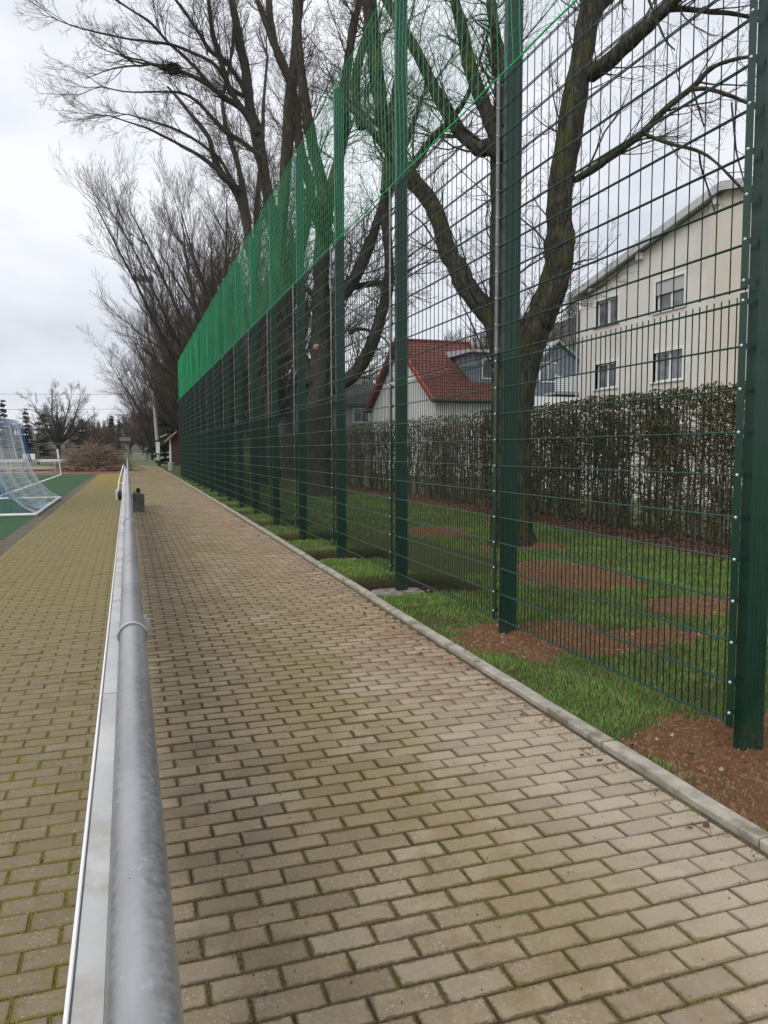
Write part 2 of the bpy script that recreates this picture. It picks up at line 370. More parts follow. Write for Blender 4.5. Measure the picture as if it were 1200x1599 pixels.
M_hut = simple('dark_red_boards', (.085, .030, .028), (.065, .026, .024), 6, .8)
M_yroof = simple('mossy_ochre_roof', (.22, .16, .055), (.15, .12, .05), 4, .85)
M_redp = simple('red_plastic', (.50, .06, .10), None, rough=.5)
M_heap = simple('cut_branches', (.19, .135, .085), (.36, .28, .20), 9, .85, c3=(.08, .055, .038), s3=6)
M_cutwood = simple('fresh_cut_wood', (.52, .33, .16), (.42, .24, .11), 30, .8)
M_nest = simple('nest_sticks', (.022, .018, .015), (.035, .028, .022), 10, .95)
def soil_mat():
    m, t, b = new_mat('verge_soil', .95, 0, .2)
    p = pos(t); at = t.nodes.new('ShaderNodeAttribute'); at.attribute_name = 'mask'; r, g, bl = [o for o in xyz(t, at.outputs['Color'])]
    n1 = noise_n(t, p, 22, 5, .75); n2 = noise_n(t, p, 90, 4, .7)
    soil = mixc(t, ramp(t, n1, .3, .7), (.25, .125, .060), (.145, .070, .035))
    soil = mixc(t, ramp(t, n2, .56, .72, 0, .7), soil, (.29, .165, .095))
    gr = mixc(t, ramp(t, n1, .3, .7), (.065, .095, .022), (.095, .085, .038))
    pit = mixc(t, ramp(t, n1, .35, .65), (.050, .032, .021), (.030, .020, .014))
    c = mixc(t, r, gr, soil); c = mixc(t, g, c, pit)
    t.links.new(c, b.inputs['Base Color'])
    bump(t, b, math_n(t, 'ADD', n1, math_n(t, 'MULTIPLY', n2, .7)), .03, 1.0); return m
M_soil = soil_mat()
M_clod = simple('soil_crumb', (.215, .11, .058), (.13, .066, .036), 25, .95, c3=(.22, .125, .065), s3=40)
M_stone = simple('pale_pebble', (.34, .30, .25), (.25, .21, .17), 30, .8)

# ------------------------------------------------------------------ layout
FX, FY0, FS, NP = 2.737, 2.887, 2.51, 17       # fence line x, first post y, spacing, posts
PY = [FY0+FS*i for i in range(0, NP)]
def kerb_x(y): return float(np.interp(y, [-3, 2, 8, 18, 30, 50, 80], [2.125, 2.14, 2.215, 2.31, 2.40, 2.50, 2.60]))
PATH_END, APRON_END = 80.0, 53.0

# ground sheets
def sheet(name, x0, x1, y0, y1, z, m, nx=1, ny=1, zf=None):
    xs = np.linspace(x0, x1, nx+1); ys = np.linspace(y0, y1, ny+1)
    XX, YY = np.meshgrid(xs, ys); ZZ = np.full(XX.shape, float(z)) if zf is None else zf(XX, YY)
    V = np.stack([XX, YY, ZZ], -1).reshape(-1, 3); i, j = np.meshgrid(np.arange(nx), np.arange(ny)); a = (j*(nx+1)+i).ravel()
    F = np.stack([a, a+1, a+nx+2, a+nx+1], -1)
    return tag(link(name, np_mesh(name, V, F, m, smooth=zf is not None)), kind='structure')
sheet('ground', -1500, 1500, -600, 2400, -0.45, M_ground)
def meadow_z(X, Y): return -0.03+np.clip(Y-82, 0, 60)*.014
sheet('meadow', -160, 8.95, 80.0, 330, 0, M_meadow, 40, 60, meadow_z)
sheet('lawn', 8.95, 200, -6, 330, 0, M_meadow, 30, 60, lambda X, Y: -0.03+np.clip(X-9, 0, 60)*.008+np.clip(Y-82, 0, 60)*.014)
tag(sheet('artificial_turf', -70, -2.0, -6, APRON_END, -0.004, M_turf), 'dark green artificial turf of the sports pitch left of the paving')
sheet('gutter_strip', -2.0, -1.715, -6, APRON_END, -0.006, M_gutter)
sheet('running_track', -70, 0.0, APRON_END, 58.5, -0.006, M_tartan)
sheet('sand_area', -70, 2.6, 58.5, 80.0, -0.012, M_sand)
kb = sheet('touch_line', -4.06, -3.94, 5, 52, 0.001, M_white)
sheet('goal_line', -40, -4.06, 51.88, 52, 0.001, M_white)

# paved path and apron: joint bed + pavers
path = sheet('paved_path', 0.0, 2.02, -2.0, PATH_END, -0.0055, M_jointR)
pb = MB()
ys_ = [-2, 2, 8, 18, 30, 50, 80]
for a, b_ in zip(ys_[:-1], ys_[1:]): pb.quad((2.02, a, -.0055), (kerb_x(a)+.01, a, -.0055), (kerb_x(b_)+.01, b_, -.0055), (2.02, b_, -.0055))
pe = pb.build('path_margin', M_jointR, path)
apron = sheet('paved_apron', -1.715, 0.0, -2.0, APRON_END, -0.0050, M_jointL)
BRW, BRH, CH = BX-.0085, BY-.0085, .0028
def brick_mesh(name, m):
    return MB().bbox(-BRW/2, BRW/2, -BRH/2, BRH/2, -.03, 0, CH).mesh(name, m)
def layout_bricks(x0, x1f, y0, y1):
    out_ = []
    r0 = int(math.floor((y0-PY0)/BY)); r1 = int((y1-PY0)/BY)
    for r in range(r0, r1):
        yc = PY0+(r+.5)*BY; x1 = x1f(yc); off = .5 if (r % 2) else 0
        c0 = int(math.floor((x0-PX0)/BX+off)); c1 = int(math.floor((x1-PX0)/BX+off))
        for c in range(c0, c1+1):
            a = PX0+(c-off)*BX+.00425; b_ = a+BRW
            a2 = max(a, x0); b2 = min(b_, x1)
            if b2-a2 < .03: continue
            out_.append(((a2+b2)/2, yc, b2-a2))
    return out_
def in_view(x, y, z, m=0.0):
    v = Vector((x, y, z-CAMZ)); d = v.dot(FWD)
    if d < .3: return None
    u = v.dot(RGT)/d*1196.35; w = v.dot(UPV)/d*1196.35
    return d if abs(u) < 600+m and abs(w) < 800+m else None
def pave(parent, bricks, m, seed):
    rg = np.random.default_rng(seed)
    info = []
    for i, (x, y, w) in enumerate(bricks):
        d = in_view(x, y, 0, 60)
        info.append(d if d else 1e9)
    order = np.argsort(info); near = set(order[:300].tolist())
    me = brick_mesh('paving_brick', m)
    Vn, Fn = [], []
    base = MB().bbox(-.5, .5, -.5, .5, -.03, 0, 0)
    k = 0
    for i, (x, y, w) in enumerate(bricks):
        dz = float(rg.normal(0, .0016)); tx, ty = rg.normal(0, .010), rg.normal(0, .006); rz = rg.normal(0, .011)
        if i in near:
            o = link('paving_brick', me, parent, (x, y, dz), (float(tx), float(ty), float(rz)), (w/BRW, 1, 1))
        else:
            W = w/2; Hh = BRH/2; c = CH
            v = np.array([(-W,-Hh,-.03),(W,-Hh,-.03),(W,Hh,-.03),(-W,Hh,-.03),(-W,-Hh,-c),(W,-Hh,-c),(W,Hh,-c),(-W,Hh,-c),(-W+c,-Hh+c,0),(W-c,-Hh+c,0),(W-c,Hh-c,0),(-W+c,Hh-c,0)])
            v[:, 2] += dz+v[:, 1]*tx-v[:, 0]*ty
            v[:, 0] += x-v[:, 1]*rz; v[:, 1] += y
            Vn.append(v); Fn.append(np.array([(0,1,5,4),(1,2,6,5),(2,3,7,6),(3,0,4,7),(4,5,9,8),(5,6,10,9),(6,7,11,10),(7,4,8,11),(8,9,10,11)])+12*k); k += 1
    o = link('paving_bricks', np_mesh('paving_bricks', np.concatenate(Vn), np.concatenate(Fn), m), parent); tag(o, kind='stuff')
bR = layout_bricks(0.0, lambda y: kerb_x(y)-.022, -1.8, PATH_END-.1)
bL = layout_bricks(-1.715, lambda y: -.002, -1.8, APRON_END-.1)
pave(path, bR, M_brickR, 3); pave(apron, bL, M_brickL, 4)

# moss clumps swelling out of the joints
def domes(P, rad, hgt, name, m, kind='stuff', n=5):
    P = np.asarray(P); a = np.arange(n)*2*np.pi/n; jit = rng.uniform(.7, 1.3, (len(P), n))
    ring = P[:, None, :]+np.stack([np.cos(a)[None]*rad[:, None]*jit, np.sin(a)[None]*rad[:, None]*jit, np.full((len(P), n), -.004)], -1)
    top = P+np.stack([rng.normal(0, 1, len(P))*rad*.15, rng.normal(0, 1, len(P))*rad*.15, hgt], -1)
    V = np.concatenate([ring, top[:, None]], 1).reshape(-1, 3); j = np.arange(n)
    F = np.stack([j, (j+1) % n, np.full(n, n)], -1); F = (F[None]+(np.arange(len(P))*(n+1))[:, None, None]).reshape(-1, 3)
    return np_mesh(name, V, F, m, smooth=True)
def joint_points(bricks, n, dens):
    B = np.array(bricks); i = rng.integers(0, len(B), n); s = rng.random(n); h = rng.random(n) < .55
    x = B[i, 0]+np.where(h, (s-.5)*B[i, 2], B[i, 2]/2+.004); y = B[i, 1]+np.where(h, BY/2, (s-.5)*BRH)
    keep = fbm(x*3.1, y*3.1, 5) > dens
    return x[keep]+rng.normal(0, .002, keep.sum()), y[keep]+rng.normal(0, .002, keep.sum())
nb = [b for b in bL if .5 < b[1] < 7]
x, y = joint_points(nb, 30000, .40); r = rng.uniform(.0025, .0065, len(x))
tag(link('moss', domes(np.stack([x, y, np.full(len(x), -.004)], -1), r, r*.9+.001, 'moss', M_moss), apron), kind='stuff')
nb = [b for b in bR if .4 < b[1] < 6 and b[0] < 1.75]
x, y = joint_points(nb, 26000, .50); r = rng.uniform(.002, .0055, len(x))
tag(link('moss', domes(np.stack([x, y, np.full(len(x), -.0035)], -1), r, r*.9, 'moss', M_moss), path), kind='stuff')
# soil crumbs and debris on the pavers
x = np.concatenate([rng.uniform(.05, 2.1, 900), 2.13-np.abs(rng.normal(0, .05, 900))]); y = rng.uniform(.8, 9, 1800); r = rng.uniform(.0012, .0045, 1800)
tag(link('grit', domes(np.stack([x, y, np.full(1800, .003)], -1), r, r*1.3, 'grit', M_clod), path), kind='stuff')

# kerb of long concrete stones
kerb = empty('kerb', (0, 0, 0)); tag(kerb, 'long narrow concrete kerb between paving and grass verge', 'kerb')
kerb_me = [MB().bbox(-.04, .04, -.493, .493, -.12, .028, .004).mesh('kerb_stone', M_kerb)]
for v_ in range(2):
    mb = MB(); ys2 = np.linspace(-.493, .493, 9); 
    prof = lambda y, s: [(-.04+.004*math.sin(y*9+s), -.12), (-.04+.004*math.sin(y*9+s), .015), (-.035, .020+.0015*math.sin(y*13+s)), (.036, .020+.0015*math.sin(y*7+s*2)), (.041, .013), (.041, -.12)]
    vs = []; 
    for yy in ys2: vs += [(px, yy, pz) for px, pz in prof(yy, v_*2.1)]
    fs = [(i*6+j, (i+1)*6+j, (i+1)*6+j+1, i*6+j+1) for i in range(8) for j in range(5)]+[tuple(range(6)), tuple(range(48, 54))[::-1]]
    mb.add(vs, [f[::-1] for f in fs]); kerb_me.append(mb.mesh('kerb_stone', M_kerb))
yk = 0.27
kj = -1.2+.0
for i in range(80):
    yc = 1.635+(i-3)*1.0+.0
    xa, xb = kerb_x(yc-.5), kerb_x(yc+.5)
    link('kerb_stone', kerb_me[1+i % 2], kerb, ((xa+xb)/2+.055+random.gauss(0, .003), yc, random.gauss(0, .003)), (0, random.gauss(0, .012), -math.atan2(xb-xa, 1)+random.gauss(0, .002)))

# ------------------------------------------------------------------ verge and lawn behind the fence
def pit_f(X, Y):
    v = np.zeros_like(X)
    wob = (noise2(X*4, Y*4, 3)-.5)*.22+(noise2(X*14, Y*14, 4)-.5)*.07
    for i, yp in enumerate(PY):
        if i < 2: continue
        d = np.maximum(np.abs(Y-(yp-.16))-.52, np.abs(X-(kerb_x(yp)+.72))-(.62))+wob*.6
        v = np.maximum(v, np.clip(.5-d/.07, 0, 1))
    return v
ELL = [(2.85, 2.35, .95, .92), (2.9, 5.25, .75, .55), (3.5, 4.9, .6, .35), (4.75, 7.6, .62, 1.0), (5.0, 5.65, .65, .40), (5.1, 12.3, .5, .7), (5.5, 10.0, .60, .6)]
def soil_f(X, Y):
    w = (fbm(X*2.2, Y*2.2, 9)-.47)*1.7+(fbm(X*9, Y*9, 19)-.47)*1.1; v = np.zeros_like(X)
    for cx, cy, rx, ry in ELL:
        d = np.sqrt(((X-cx)/rx)**2+((Y-cy)/ry)**2)+w*.6
        v = np.maximum(v, np.clip((1.08-d)/.16, 0, 1))
    lit = np.clip((X-litter_x(Y)+w*.3)/.2, 0, 1)
    return np.maximum(v, lit*.8)
def litter_x(Y): return np.interp(Y, [3, 7.3, 9.8, 13.5, 20, 45], [7.0, 7.05, 7.35, 7.6, 7.4, 7.6])
def ver_z(X, Y):
    p_ = pit_f(X, Y); s_ = soil_f(X, Y)
    z = -.008+(fbm(X*1.5, Y*1.5, 2)-.5)*.04+s_*((fbm(X*9, Y*9, 6)-.45)*.05+(noise2(X*31, Y*31, 8)-.5)*.018)
    mound = np.exp(-((X-4.75)**2/.5+(Y-7.6)**2/1.1))*.12+np.exp(-((X-5.5)**2/.4+(Y-10)**2/.5))*.10+np.exp(-((X-5.1)**2/.3+(Y-12.3)**2/.6))*.10+np.exp(-((X-5.0)**2/.4+(Y-5.65)**2/.2))*.05
    edge = np.clip((X-np.interp(Y, [0, 18, 80], [2.2, 2.38, 2.68]))/.12, 0, 1)
    slab = (noise2(X*.01, Y*.8, 21)-.3)*.05*(Y > 6.5)*np.clip((3.3-X)/.3, 0, 1)
    z = z*(.4+.6*edge)+mound+slab*edge
    return z*(1-p_)+p_*(-.125+(fbm(X*8, Y*8, 7)-.5)*.04)
xs = np.concatenate([np.arange(2.20, 3.9, .032), np.arange(3.9, 9.01, .1)]); ysv = np.concatenate([np.arange(-1, 14, .034), np.arange(14, 46, .09), np.arange(46, 80.1, .8)])
XX, YY = np.meshgrid(xs, ysv)
kx = np.interp(ysv, [-3, 2, 8, 18, 30, 50, 80], [2.125, 2.14, 2.215, 2.31, 2.40, 2.50, 2.60])[:, None]+.085
XX = np.maximum(XX, kx)
ZZ = ver_z(XX, YY)
att = np.stack([soil_f(XX, YY), pit_f(XX, YY), XX*0, XX*0+1], -1).reshape(-1, 4)
nx_, ny_ = len(xs), len(ysv)
i, j = np.meshgrid(np.arange(nx_-1), np.arange(ny_-1)); a = (j*nx_+i).ravel()
verge = tag(link('grass_verge', np_mesh('grass_verge', np.stack([XX, YY, ZZ], -1).reshape(-1, 3), np.stack([a, a+1, a+nx_+1, a+nx_], -1), M_soil, True, att)), kind='structure')
# grass blades
def blades(X, Y, Z, h, w, name, m):
    n = len(X); a = rng.uniform(0, 2*np.pi, n); la = rng.uniform(0, 2*np.pi, n); ln = rng.uniform(.15, .95, n)*h
    dx, dy = np.cos(a)*w/2, np.sin(a)*w/2
    P0 = np.stack([X-dx, Y-dy, Z-.004], -1); P1 = np.stack([X+dx, Y+dy, Z-.004], -1)
    mx_, my_ = X+np.cos(la)*ln*.35, Y+np.sin(la)*ln*.35
    P2 = np.stack([mx_+dx*.7, my_+dy*.7, Z+h*.6], -1); P3 = np.stack([mx_-dx*.7, my_-dy*.7, Z+h*.6], -1)
    P4 = np.stack([X+np.cos(la)*ln, Y+np.sin(la)*ln, Z+h*rng.uniform(.7, 1, n)], -1)
    V = np.stack([P0, P1, P2, P3, P4], 1).reshape(-1, 3); b_ = np.arange(n)*5
    F = np.concatenate([np.stack([b_, b_+1, b_+2], -1), np.stack([b_, b_+2, b_+3], -1), np.stack([b_+3, b_+2, b_+4], -1)])
    return np_mesh(name, V, F, m)
def scat(n, x0, x1, y0, y1):
    X = rng.uniform(x0, x1, n); Y = rng.uniform(y0, y1, n)
    X = X[:]; k_ = np.interp(Y, [-3, 2, 8, 18, 30, 50, 80], [2.125, 2.14, 2.215, 2.31, 2.40, 2.50, 2.60])+.10
    ok = X > k_; X, Y = X[ok], Y[ok]
    s_ = soil_f(X, Y); p_ = pit_f(X, Y); ok = (rng.random(len(X)) > s_*.965) & (p_ < .35) & (rng.random(len(X)) < np.clip(2.6*fbm(X*2.5, Y*2.5, 15)-.55, .12, 1))
    return X[ok], Y[ok]
parts = [(48000, 2.2, 3.2, .5, 6, .031, .0033), (36000, 2.25, 3.2, 6, 12, .034, .005), (22000, 2.3, 3.4, 12, 44, .034, .010),
         (56000, 3.2, 5.6, 1.5, 8, .034, .0042), (46000, 4.5, 7.6, 4, 13, .042, .006), (26000, 3.2, 7.6, 12, 30, .045, .012)]
Xs, Ys, Hs, Ws = [], [], [], []
for n, x0, x1, y0, y1, h, w in parts:
    X, Y = scat(n, x0, x1, y0, y1); Xs.append(X); Ys.append(Y); Hs.append(h*rng.uniform(.5, 1.35, len(X))); Ws.append(np.full(len(X), w))
X = np.concatenate(Xs); Y = np.concatenate(Ys); Hh = np.concatenate(Hs)*(.7+.6*noise2(X*3, Y*3, 33)); Ww = np.concatenate(Ws)
g = link('grass', blades(X, Y, ver_z(X, Y), Hh, Ww, 'grass', M_grassb)); tag(g, 'short green grass blades growing on the verge and lawn round the fence', 'grass', kind='stuff')
# crumbs and pebbles
X = rng.uniform(2.25, 6, 70000); Y = rng.uniform(1, 13, 70000); ok = (soil_f(X, Y) > .6) & (X > np.interp(Y, [2, 18], [2.25, 2.42])); X, Y = X[ok][:16000], Y[ok][:16000]
r = rng.uniform(.003, .012, len(X))*np.where(rng.random(len(X)) < .06, 1.9, 1)
c_ = link('soil_crumbs', domes(np.stack([X, Y, ver_z(X, Y)], -1), r, r*1.1, 'soil_crumbs', M_clod)); tag(c_, 'loose reddish brown soil crumbs on the bare patches round the fence posts', 'soil', kind='stuff')
X = rng.uniform(2.3, 5.4, 6000); Y = rng.uniform(1.2, 12, 6000); ok = (soil_f(X, Y) > .5) | (pit_f(X, Y) > .5); X, Y = X[ok][:260], Y[ok][:260]; r = rng.uniform(.004, .014, len(X))
c_ = link('pebbles', domes(np.stack([X, Y, ver_z(X, Y)+.003], -1), r, r, 'pebbles', M_stone, n=6)); tag(c_, 'pale pebbles and chips scattered on the soil beside the kerb', 'pebbles', kind='stuff')
# dead straw and twigs on the soil
ch = []
for q in range(700):
    x = random.uniform(2.3, 5.2); y = random.uniform(1.2, 11); 
    a = random.uniform(0, 6.28); l = random.uniform(.02, .09); z = float(ver_z(np.array([x]), np.array([y]))[0])+.006
    if x < kerb_x(y)+.12: continue
    ch.append([(x, y, z, .0012), (x+math.cos(a)*l*.5, y+math.sin(a)*l*.5, z+random.uniform(.0, .012), .0014), (x+math.cos(a+.3)*l, y+math.sin(a+.3)*l, z, .0009)])
V, F = tubes_np(ch, 3); tag(link('straw', np_mesh('straw', V, F, simple('straw', (.32, .24, .15), (.22, .15, .09), 30, .8))), 'dry straw and twig bits lying on soil and turf', 'straw', kind='stuff')
# concrete footings in the pits
for i, yp in enumerate(PY):
    if i < 2 or i > 3: continue
    mb = MB(); n = 14; xc = kerb_x(yp)+.55
    ring = [(xc+(.27+.06*random.random())*math.copysign(abs(math.cos(2*math.pi*q/n))**.6, math.cos(2*math.pi*q/n)), yp-.06+(.19+.05*random.random())*math.copysign(abs(math.sin(2*math.pi*q/n))**.6, math.sin(2*math.pi*q/n))) for q in range(n)]
    mb.prism(ring, 'z', -.30, -.094); o = mb.build('concrete_footing', simple('soiled_concrete', (.26, .24, .21), (.12, .09, .065), 9, .9, bdist=.01, bscale=40))
    tag(o, ['rough concrete footing with debris at the foot of the third post', 'pale concrete footing in the turf hole at the fourth post'][min(i-2, 1)] if i < 5 else 'concrete footing sunk in a turf hole under a far fence post', 'footing', 'concrete footings in the turf holes')

# ------------------------------------------------------------------ ball fence
fence = empty('mesh_fence', (0, 0, 0)); tag(fence, 'tall dark green double wire mesh fence running beside the paved path', 'fence')
def post_mesh():
    w, d = .060, .126; mb = MB(); g = .0014
    # outline with shallow flutes on the long faces
    side = []
    n = 5
    pts = [(0, -w/2)]
    for q in range(n):
        a0 = d*(q+.5)/(n+0.0)-.008+0; 
        pts += [(a0, -w/2), (a0+.003, -w/2+g), (a0+.011, -w/2+g), (a0+.014, -w/2)]
    pts += [(d, -w/2), (d, w/2)]
    for q in reversed(range(n)):
        a0 = d*(q+.5)/n-.008
        pts += [(a0+.014, w/2), (a0+.011, w/2-g), (a0+.003, w/2-g), (a0, w/2)]
    pts += [(0, w/2)]
    mb.prism(pts, 'z', -.35, 6.30); return mb.mesh('post', M_post)
pm = post_mesh()
cap_me = MB().box(-.002, .128, -.032, .032, 6.3005, 6.312).mesh('post_cap', M_paint)
def panel_mesh(name, z0, nrow, pitch, z1ext):
    ch = []; z1 = z0+.2*nrow
    y0, y1 = .012, FS-.012
    n = int(round((y1-y0)/pitch))
    for q in range(n+1):
        y = y0+(y1-y0)*q/n; ch.append([(0, y, z0-.0 if False else z0-.012, .0033), (0, y, z1+z1ext, .0033)])
    V1, F1 = tubes_np(ch, 5)
    ch = []
    for q in range(nrow+1):
        for s in (-.0068, .0068): ch.append([(s, .004, z0+.2*q, .0040), (s, FS-.004, z0+.2*q, .0040)])
    V2, F2 = tubes_np(ch, 6)
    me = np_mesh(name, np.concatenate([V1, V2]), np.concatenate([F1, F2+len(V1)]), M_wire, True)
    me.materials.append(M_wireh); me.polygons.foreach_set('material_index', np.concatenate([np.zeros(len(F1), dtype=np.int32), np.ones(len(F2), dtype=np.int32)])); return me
p_low = panel_mesh('lower_mesh_panel', .13, 10, .050, .03); p_up = panel_mesh('upper_mesh_panel', 2.195, 10, .100, .025)
bolt_z_low = [.185]+[.336+.2*q for q in range(1, 0)]+[.336, .53, .73, .93, 1.13, 1.33, 1.53, 1.73, 1.93, 2.135]
bolt_z_up = [2.225]+[2.41+.2*q for q in range(9)]+[4.19]
def bar_mesh(z0, z1, bz, m):
    mb = MB(); mb.bbox(-.004, .004, -.020, .020, z0, z1, .001)
    for z in bz: mb.box(.0045, .040, .006, .024, z-.013, z+.013)
    return mb.mesh('clamp_bar', m)
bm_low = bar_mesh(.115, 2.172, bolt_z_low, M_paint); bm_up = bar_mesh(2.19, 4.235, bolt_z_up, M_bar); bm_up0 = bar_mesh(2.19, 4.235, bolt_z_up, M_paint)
bolt = MB(); 
bolt.tube([(0, 0, 0), (-.003, 0, 0), (-.0065, 0, 0), (-.0085, 0, 0)], [.0095, .009, .006, .002], 8); bolt_me = bolt.mesh('bolt', M_bolt)
stuffb = MB()
for i, yp in enumerate(PY):
    link('post', pm, fence, (FX+.048, yp+.012, 0), (0, 0, 0)); link('post_cap', cap_me, fence, (FX+.048, yp+.012, 0))
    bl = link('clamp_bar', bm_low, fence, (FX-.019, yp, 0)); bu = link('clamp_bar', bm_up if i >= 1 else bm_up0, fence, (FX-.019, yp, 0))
    for z, prt in [(z, bl) for z in bolt_z_low]+[(z, bu) for z in bolt_z_up]:
        if i <= 8: link('bolt', bolt_me, prt, (-.004, 0, z))
    if i < len(PY)-1:
        link('mesh_panel', p_low, fence, (FX, yp, 0)); link('mesh_panel', p_up, fence, (FX, yp, 0))
# net above the wire panels
net = empty('ball_net', (0, 0, 0)); tag(net, 'bright green knotted ball net stretched between the posts above the fence', 'net')
NX = FX-.012; z0, z1 = 4.235, 6.28; cs = .115
ncol = int((PY[-1]-PY[0])/cs); nrow = int(round((z1-z0)/cs))
gy = PY[0]+np.arange(ncol+1)*(PY[-1]-PY[0])/ncol; gz = z0+np.arange(nrow+1)*(z1-z0)/nrow
GY, GZ = np.meshgrid(gy, gz, indexing='ij')
ed = np.sin((GZ-z0)/(z1-z0)*np.pi)
GYw = GY+(noise2(GY*1.1, GZ*1.1, 41)-.5)*.09*ed+(noise2(GY*6, GZ*6, 42)-.5)*.02
GZw = GZ+(noise2(GY*1.3, GZ*1.1, 43)-.5)*.07*ed+(noise2(GY*6+5, GZ*6, 44)-.5)*.02*ed
GZw = GZw-.04*np.sin(np.pi*((GY-PY[0])/FS))**2*(GZ-z0)/(z1-z0)
GXw = NX+(noise2(GY*1.0, GZ*.8, 45)-.5)*.05*ed
G = np.stack([GXw, GYw, GZw, np.full(GYw.shape, .0022)], -1)
ch = [G[c].tolist() for c in range(ncol+1)]+[G[:, r_].tolist() for r_ in range(nrow+1)]
V, F = tubes_np(ch, 4); tag(link('netting', np_mesh('netting', V, F, M_net), net), kind='stuff')
for z in (z0, z1):
    mb = MB(); mb.tube([(NX-.004, y, z+.005*math.sin(y*7)-(.04*math.sin(math.pi*(y-PY[0])/FS)**2 if z > 5 else 0)) for y in np.arange(PY[0], PY[-1]+.1, .25)], .0065, 6); mb.build('edge_rope', M_net, net)
mb = MB()
for q in range(260):
    y = PY[0]+q*.165; mb.tube([(NX-.012, y, z0-.03), (NX+.008, y+.01, z0-.012), (NX-.010, y+.015, z0+.012)], .003, 4)
tag(mb.build('lashing', M_net, net), kind='stuff')

# ------------------------------------------------------------------ railing with boards
RZ = 1.0
rail = empty('tube_railing', (0, 0, 0)); tag(rail, 'galvanised steel tube railing along the left side of the path', 'railing')
def rail_section(y0, y1):
    n = max(2, int((y1-y0)/.15)); ys3 = np.linspace(y0, y1, n)
    mb = MB(); mb.tube([(0, y, RZ) for y in ys3], .030, 40); return mb.build('rail_tube', M_galv, rail)
cuts = [-1.19, 1.94, 5.02]; 
while cuts[-1] < 47: cuts.append(cuts[-1]+3.1)
for a, b_ in zip(cuts[:-1], cuts[1:]): rail_section(a, b_)
cup = MB(); cup.tube([(0, 0, 0), (0, .004, 0), (0, .03, 0), (0, .05, 0), (0, .14, 0), (0, .16, 0)], [.0335, .0345, .0345, .0325, .0322, .0303], 40); cup_me = cup.mesh('coupling', M_galv)
lip = MB(); lip.tube([(0, -.006, 0), (0, -.004, 0), (0, .003, 0), (0, .004, 0)], [.0345, .0362, .0362, .035], 40, cap=False); lip_me = lip.mesh('coupling_ring', simple('galvanised_lip', (.55, .58, .60), None, rough=.35, metal=.8))
rp_me = MB().tube([(0, 0, -.25), (0, 0, .975)], .0285, 20).mesh('rail_post', M_galv)
br = MB(); br.bbox(.012, .042, -.018, .018, .90, .945, .002); br.box(.0425, .052, -.010, .010, .91, .935); br_me = br.mesh('clamp_bracket', M_alu)
for c in cuts[1:]:
    cpl = link('coupling', cup_me, rail, (0, c, RZ)); link('coupling_ring', lip_me, cpl, (0, 0, 0))
for c in cuts[:-1]:
    link('rail_post', rp_me, rail, (0, c+.62, 0)); (link('clamp_bracket', br_me, rail, (0, c+.50, 0)) if 1 < c < 3 else None)
bt_y = [-1.0, 1.566, 2.56, 6.2, 9.2, 12.2, 15.2, 18.2, 21.2]
names = ['nearest long white advertising board beside the railing in the foreground', 'short white board between two joints just past the first rail coupling', 'long white board under the second rail coupling']
for i, (a, b_) in enumerate(zip(bt_y[:-1], bt_y[1:])):
    brd = empty('advertising_board', (-.045, (a+b_)/2, .2))
    tag(brd, names[i] if i < 3 else 'distant white advertising board on the railing '+['just past the third coupling', 'well before the concrete block', 'short of the concrete block', 'level with the concrete block', 'beside the folded trolley'][i-3], 'board', 'white boards along the railing')
    l = (b_-a)/2-.004; dx = 0
    MB().box(-.0145+dx, .0135+dx, -l, l, 0, .773).build('panel', M_backb, brd)
    MB().bbox(-.013+dx, .0137+dx, -l, l, .7735, .777, .001).build('top_edge', M_alu, brd)
    MB().bbox(-.0190+dx, -.0148+dx, -l, l, .002, .779, .001).build('front_sheet', M_rim, brd)
# concrete block with rusty socket, folded trolley
blk = empty('concrete_block', (.225, 19.25, 0)); tag(blk, 'weathered grey concrete block with dark iron knob standing beside the railing', 'block')
mb = MB(); mb.add([(-.13,-.13,0),(.13,-.13,0),(.13,.13,0),(-.13,.13,0),(-.135,-.135,.42),(.135,-.135,.42),(.135,.135,.42),(-.135,.135,.42),(-.12,-.12,.435),(.12,-.12,.435),(.12,.12,.435),(-.12,.12,.435)],[(0,1,5,4),(1,2,6,5),(2,3,7,6),(3,0,4,7),(4,5,9,8),(5,6,10,9),(6,7,11,10),(7,4,8,11),(8,9,10,11)]); mb.build('body', M_darkc, blk)
mb = MB(); mb.bbox(-.125, .08, -.1, .11, .436, .455, .004); mb.build('lid', M_concrete, blk)
mb = MB(); mb.tube([(0, 0, .455), (0, 0, .50), (0, 0, .53), (0, 0, .56), (0, 0, .575)], [.035, .05, .055, .04, .015], 10); mb.tube([(-.09, 0, .455), (-.09, 0, .50)], .018, 6); mb.build('iron_knob', M_rust, blk)
tr = empty('trolley', (-.26, 24.5, 0)); tag(tr, 'small folded white trolley with black wheel leaning against the railing', 'trolley')
mb = MB(); mb.tube([(-.05, -.2, .12), (.0, .3, .55), (.12, .9, .98), (.16, 1.3, 1.0)], .02, 8); mb.tube([(.08, -.2, .12), (.12, .3, .5), (.18, .9, .95)], .02, 8); mb.tube([(-.05, -.2, .12), (.08, -.2, .12)], .02, 8); mb.tube([(-.03, .25, .5), (.11, .25, .47)], .015, 8); mb.build('frame', M_white, tr)
mb = MB(); mb.tube([(-.03, -.25, .14), (.07, -.25, .14)], .14, 16); mb.build('wheel', M_black, tr)
mb = MB(); mb.box(-.10, -.06, -.4, -.1, .0, .3); mb.build('bracket_plate', M_white, tr)

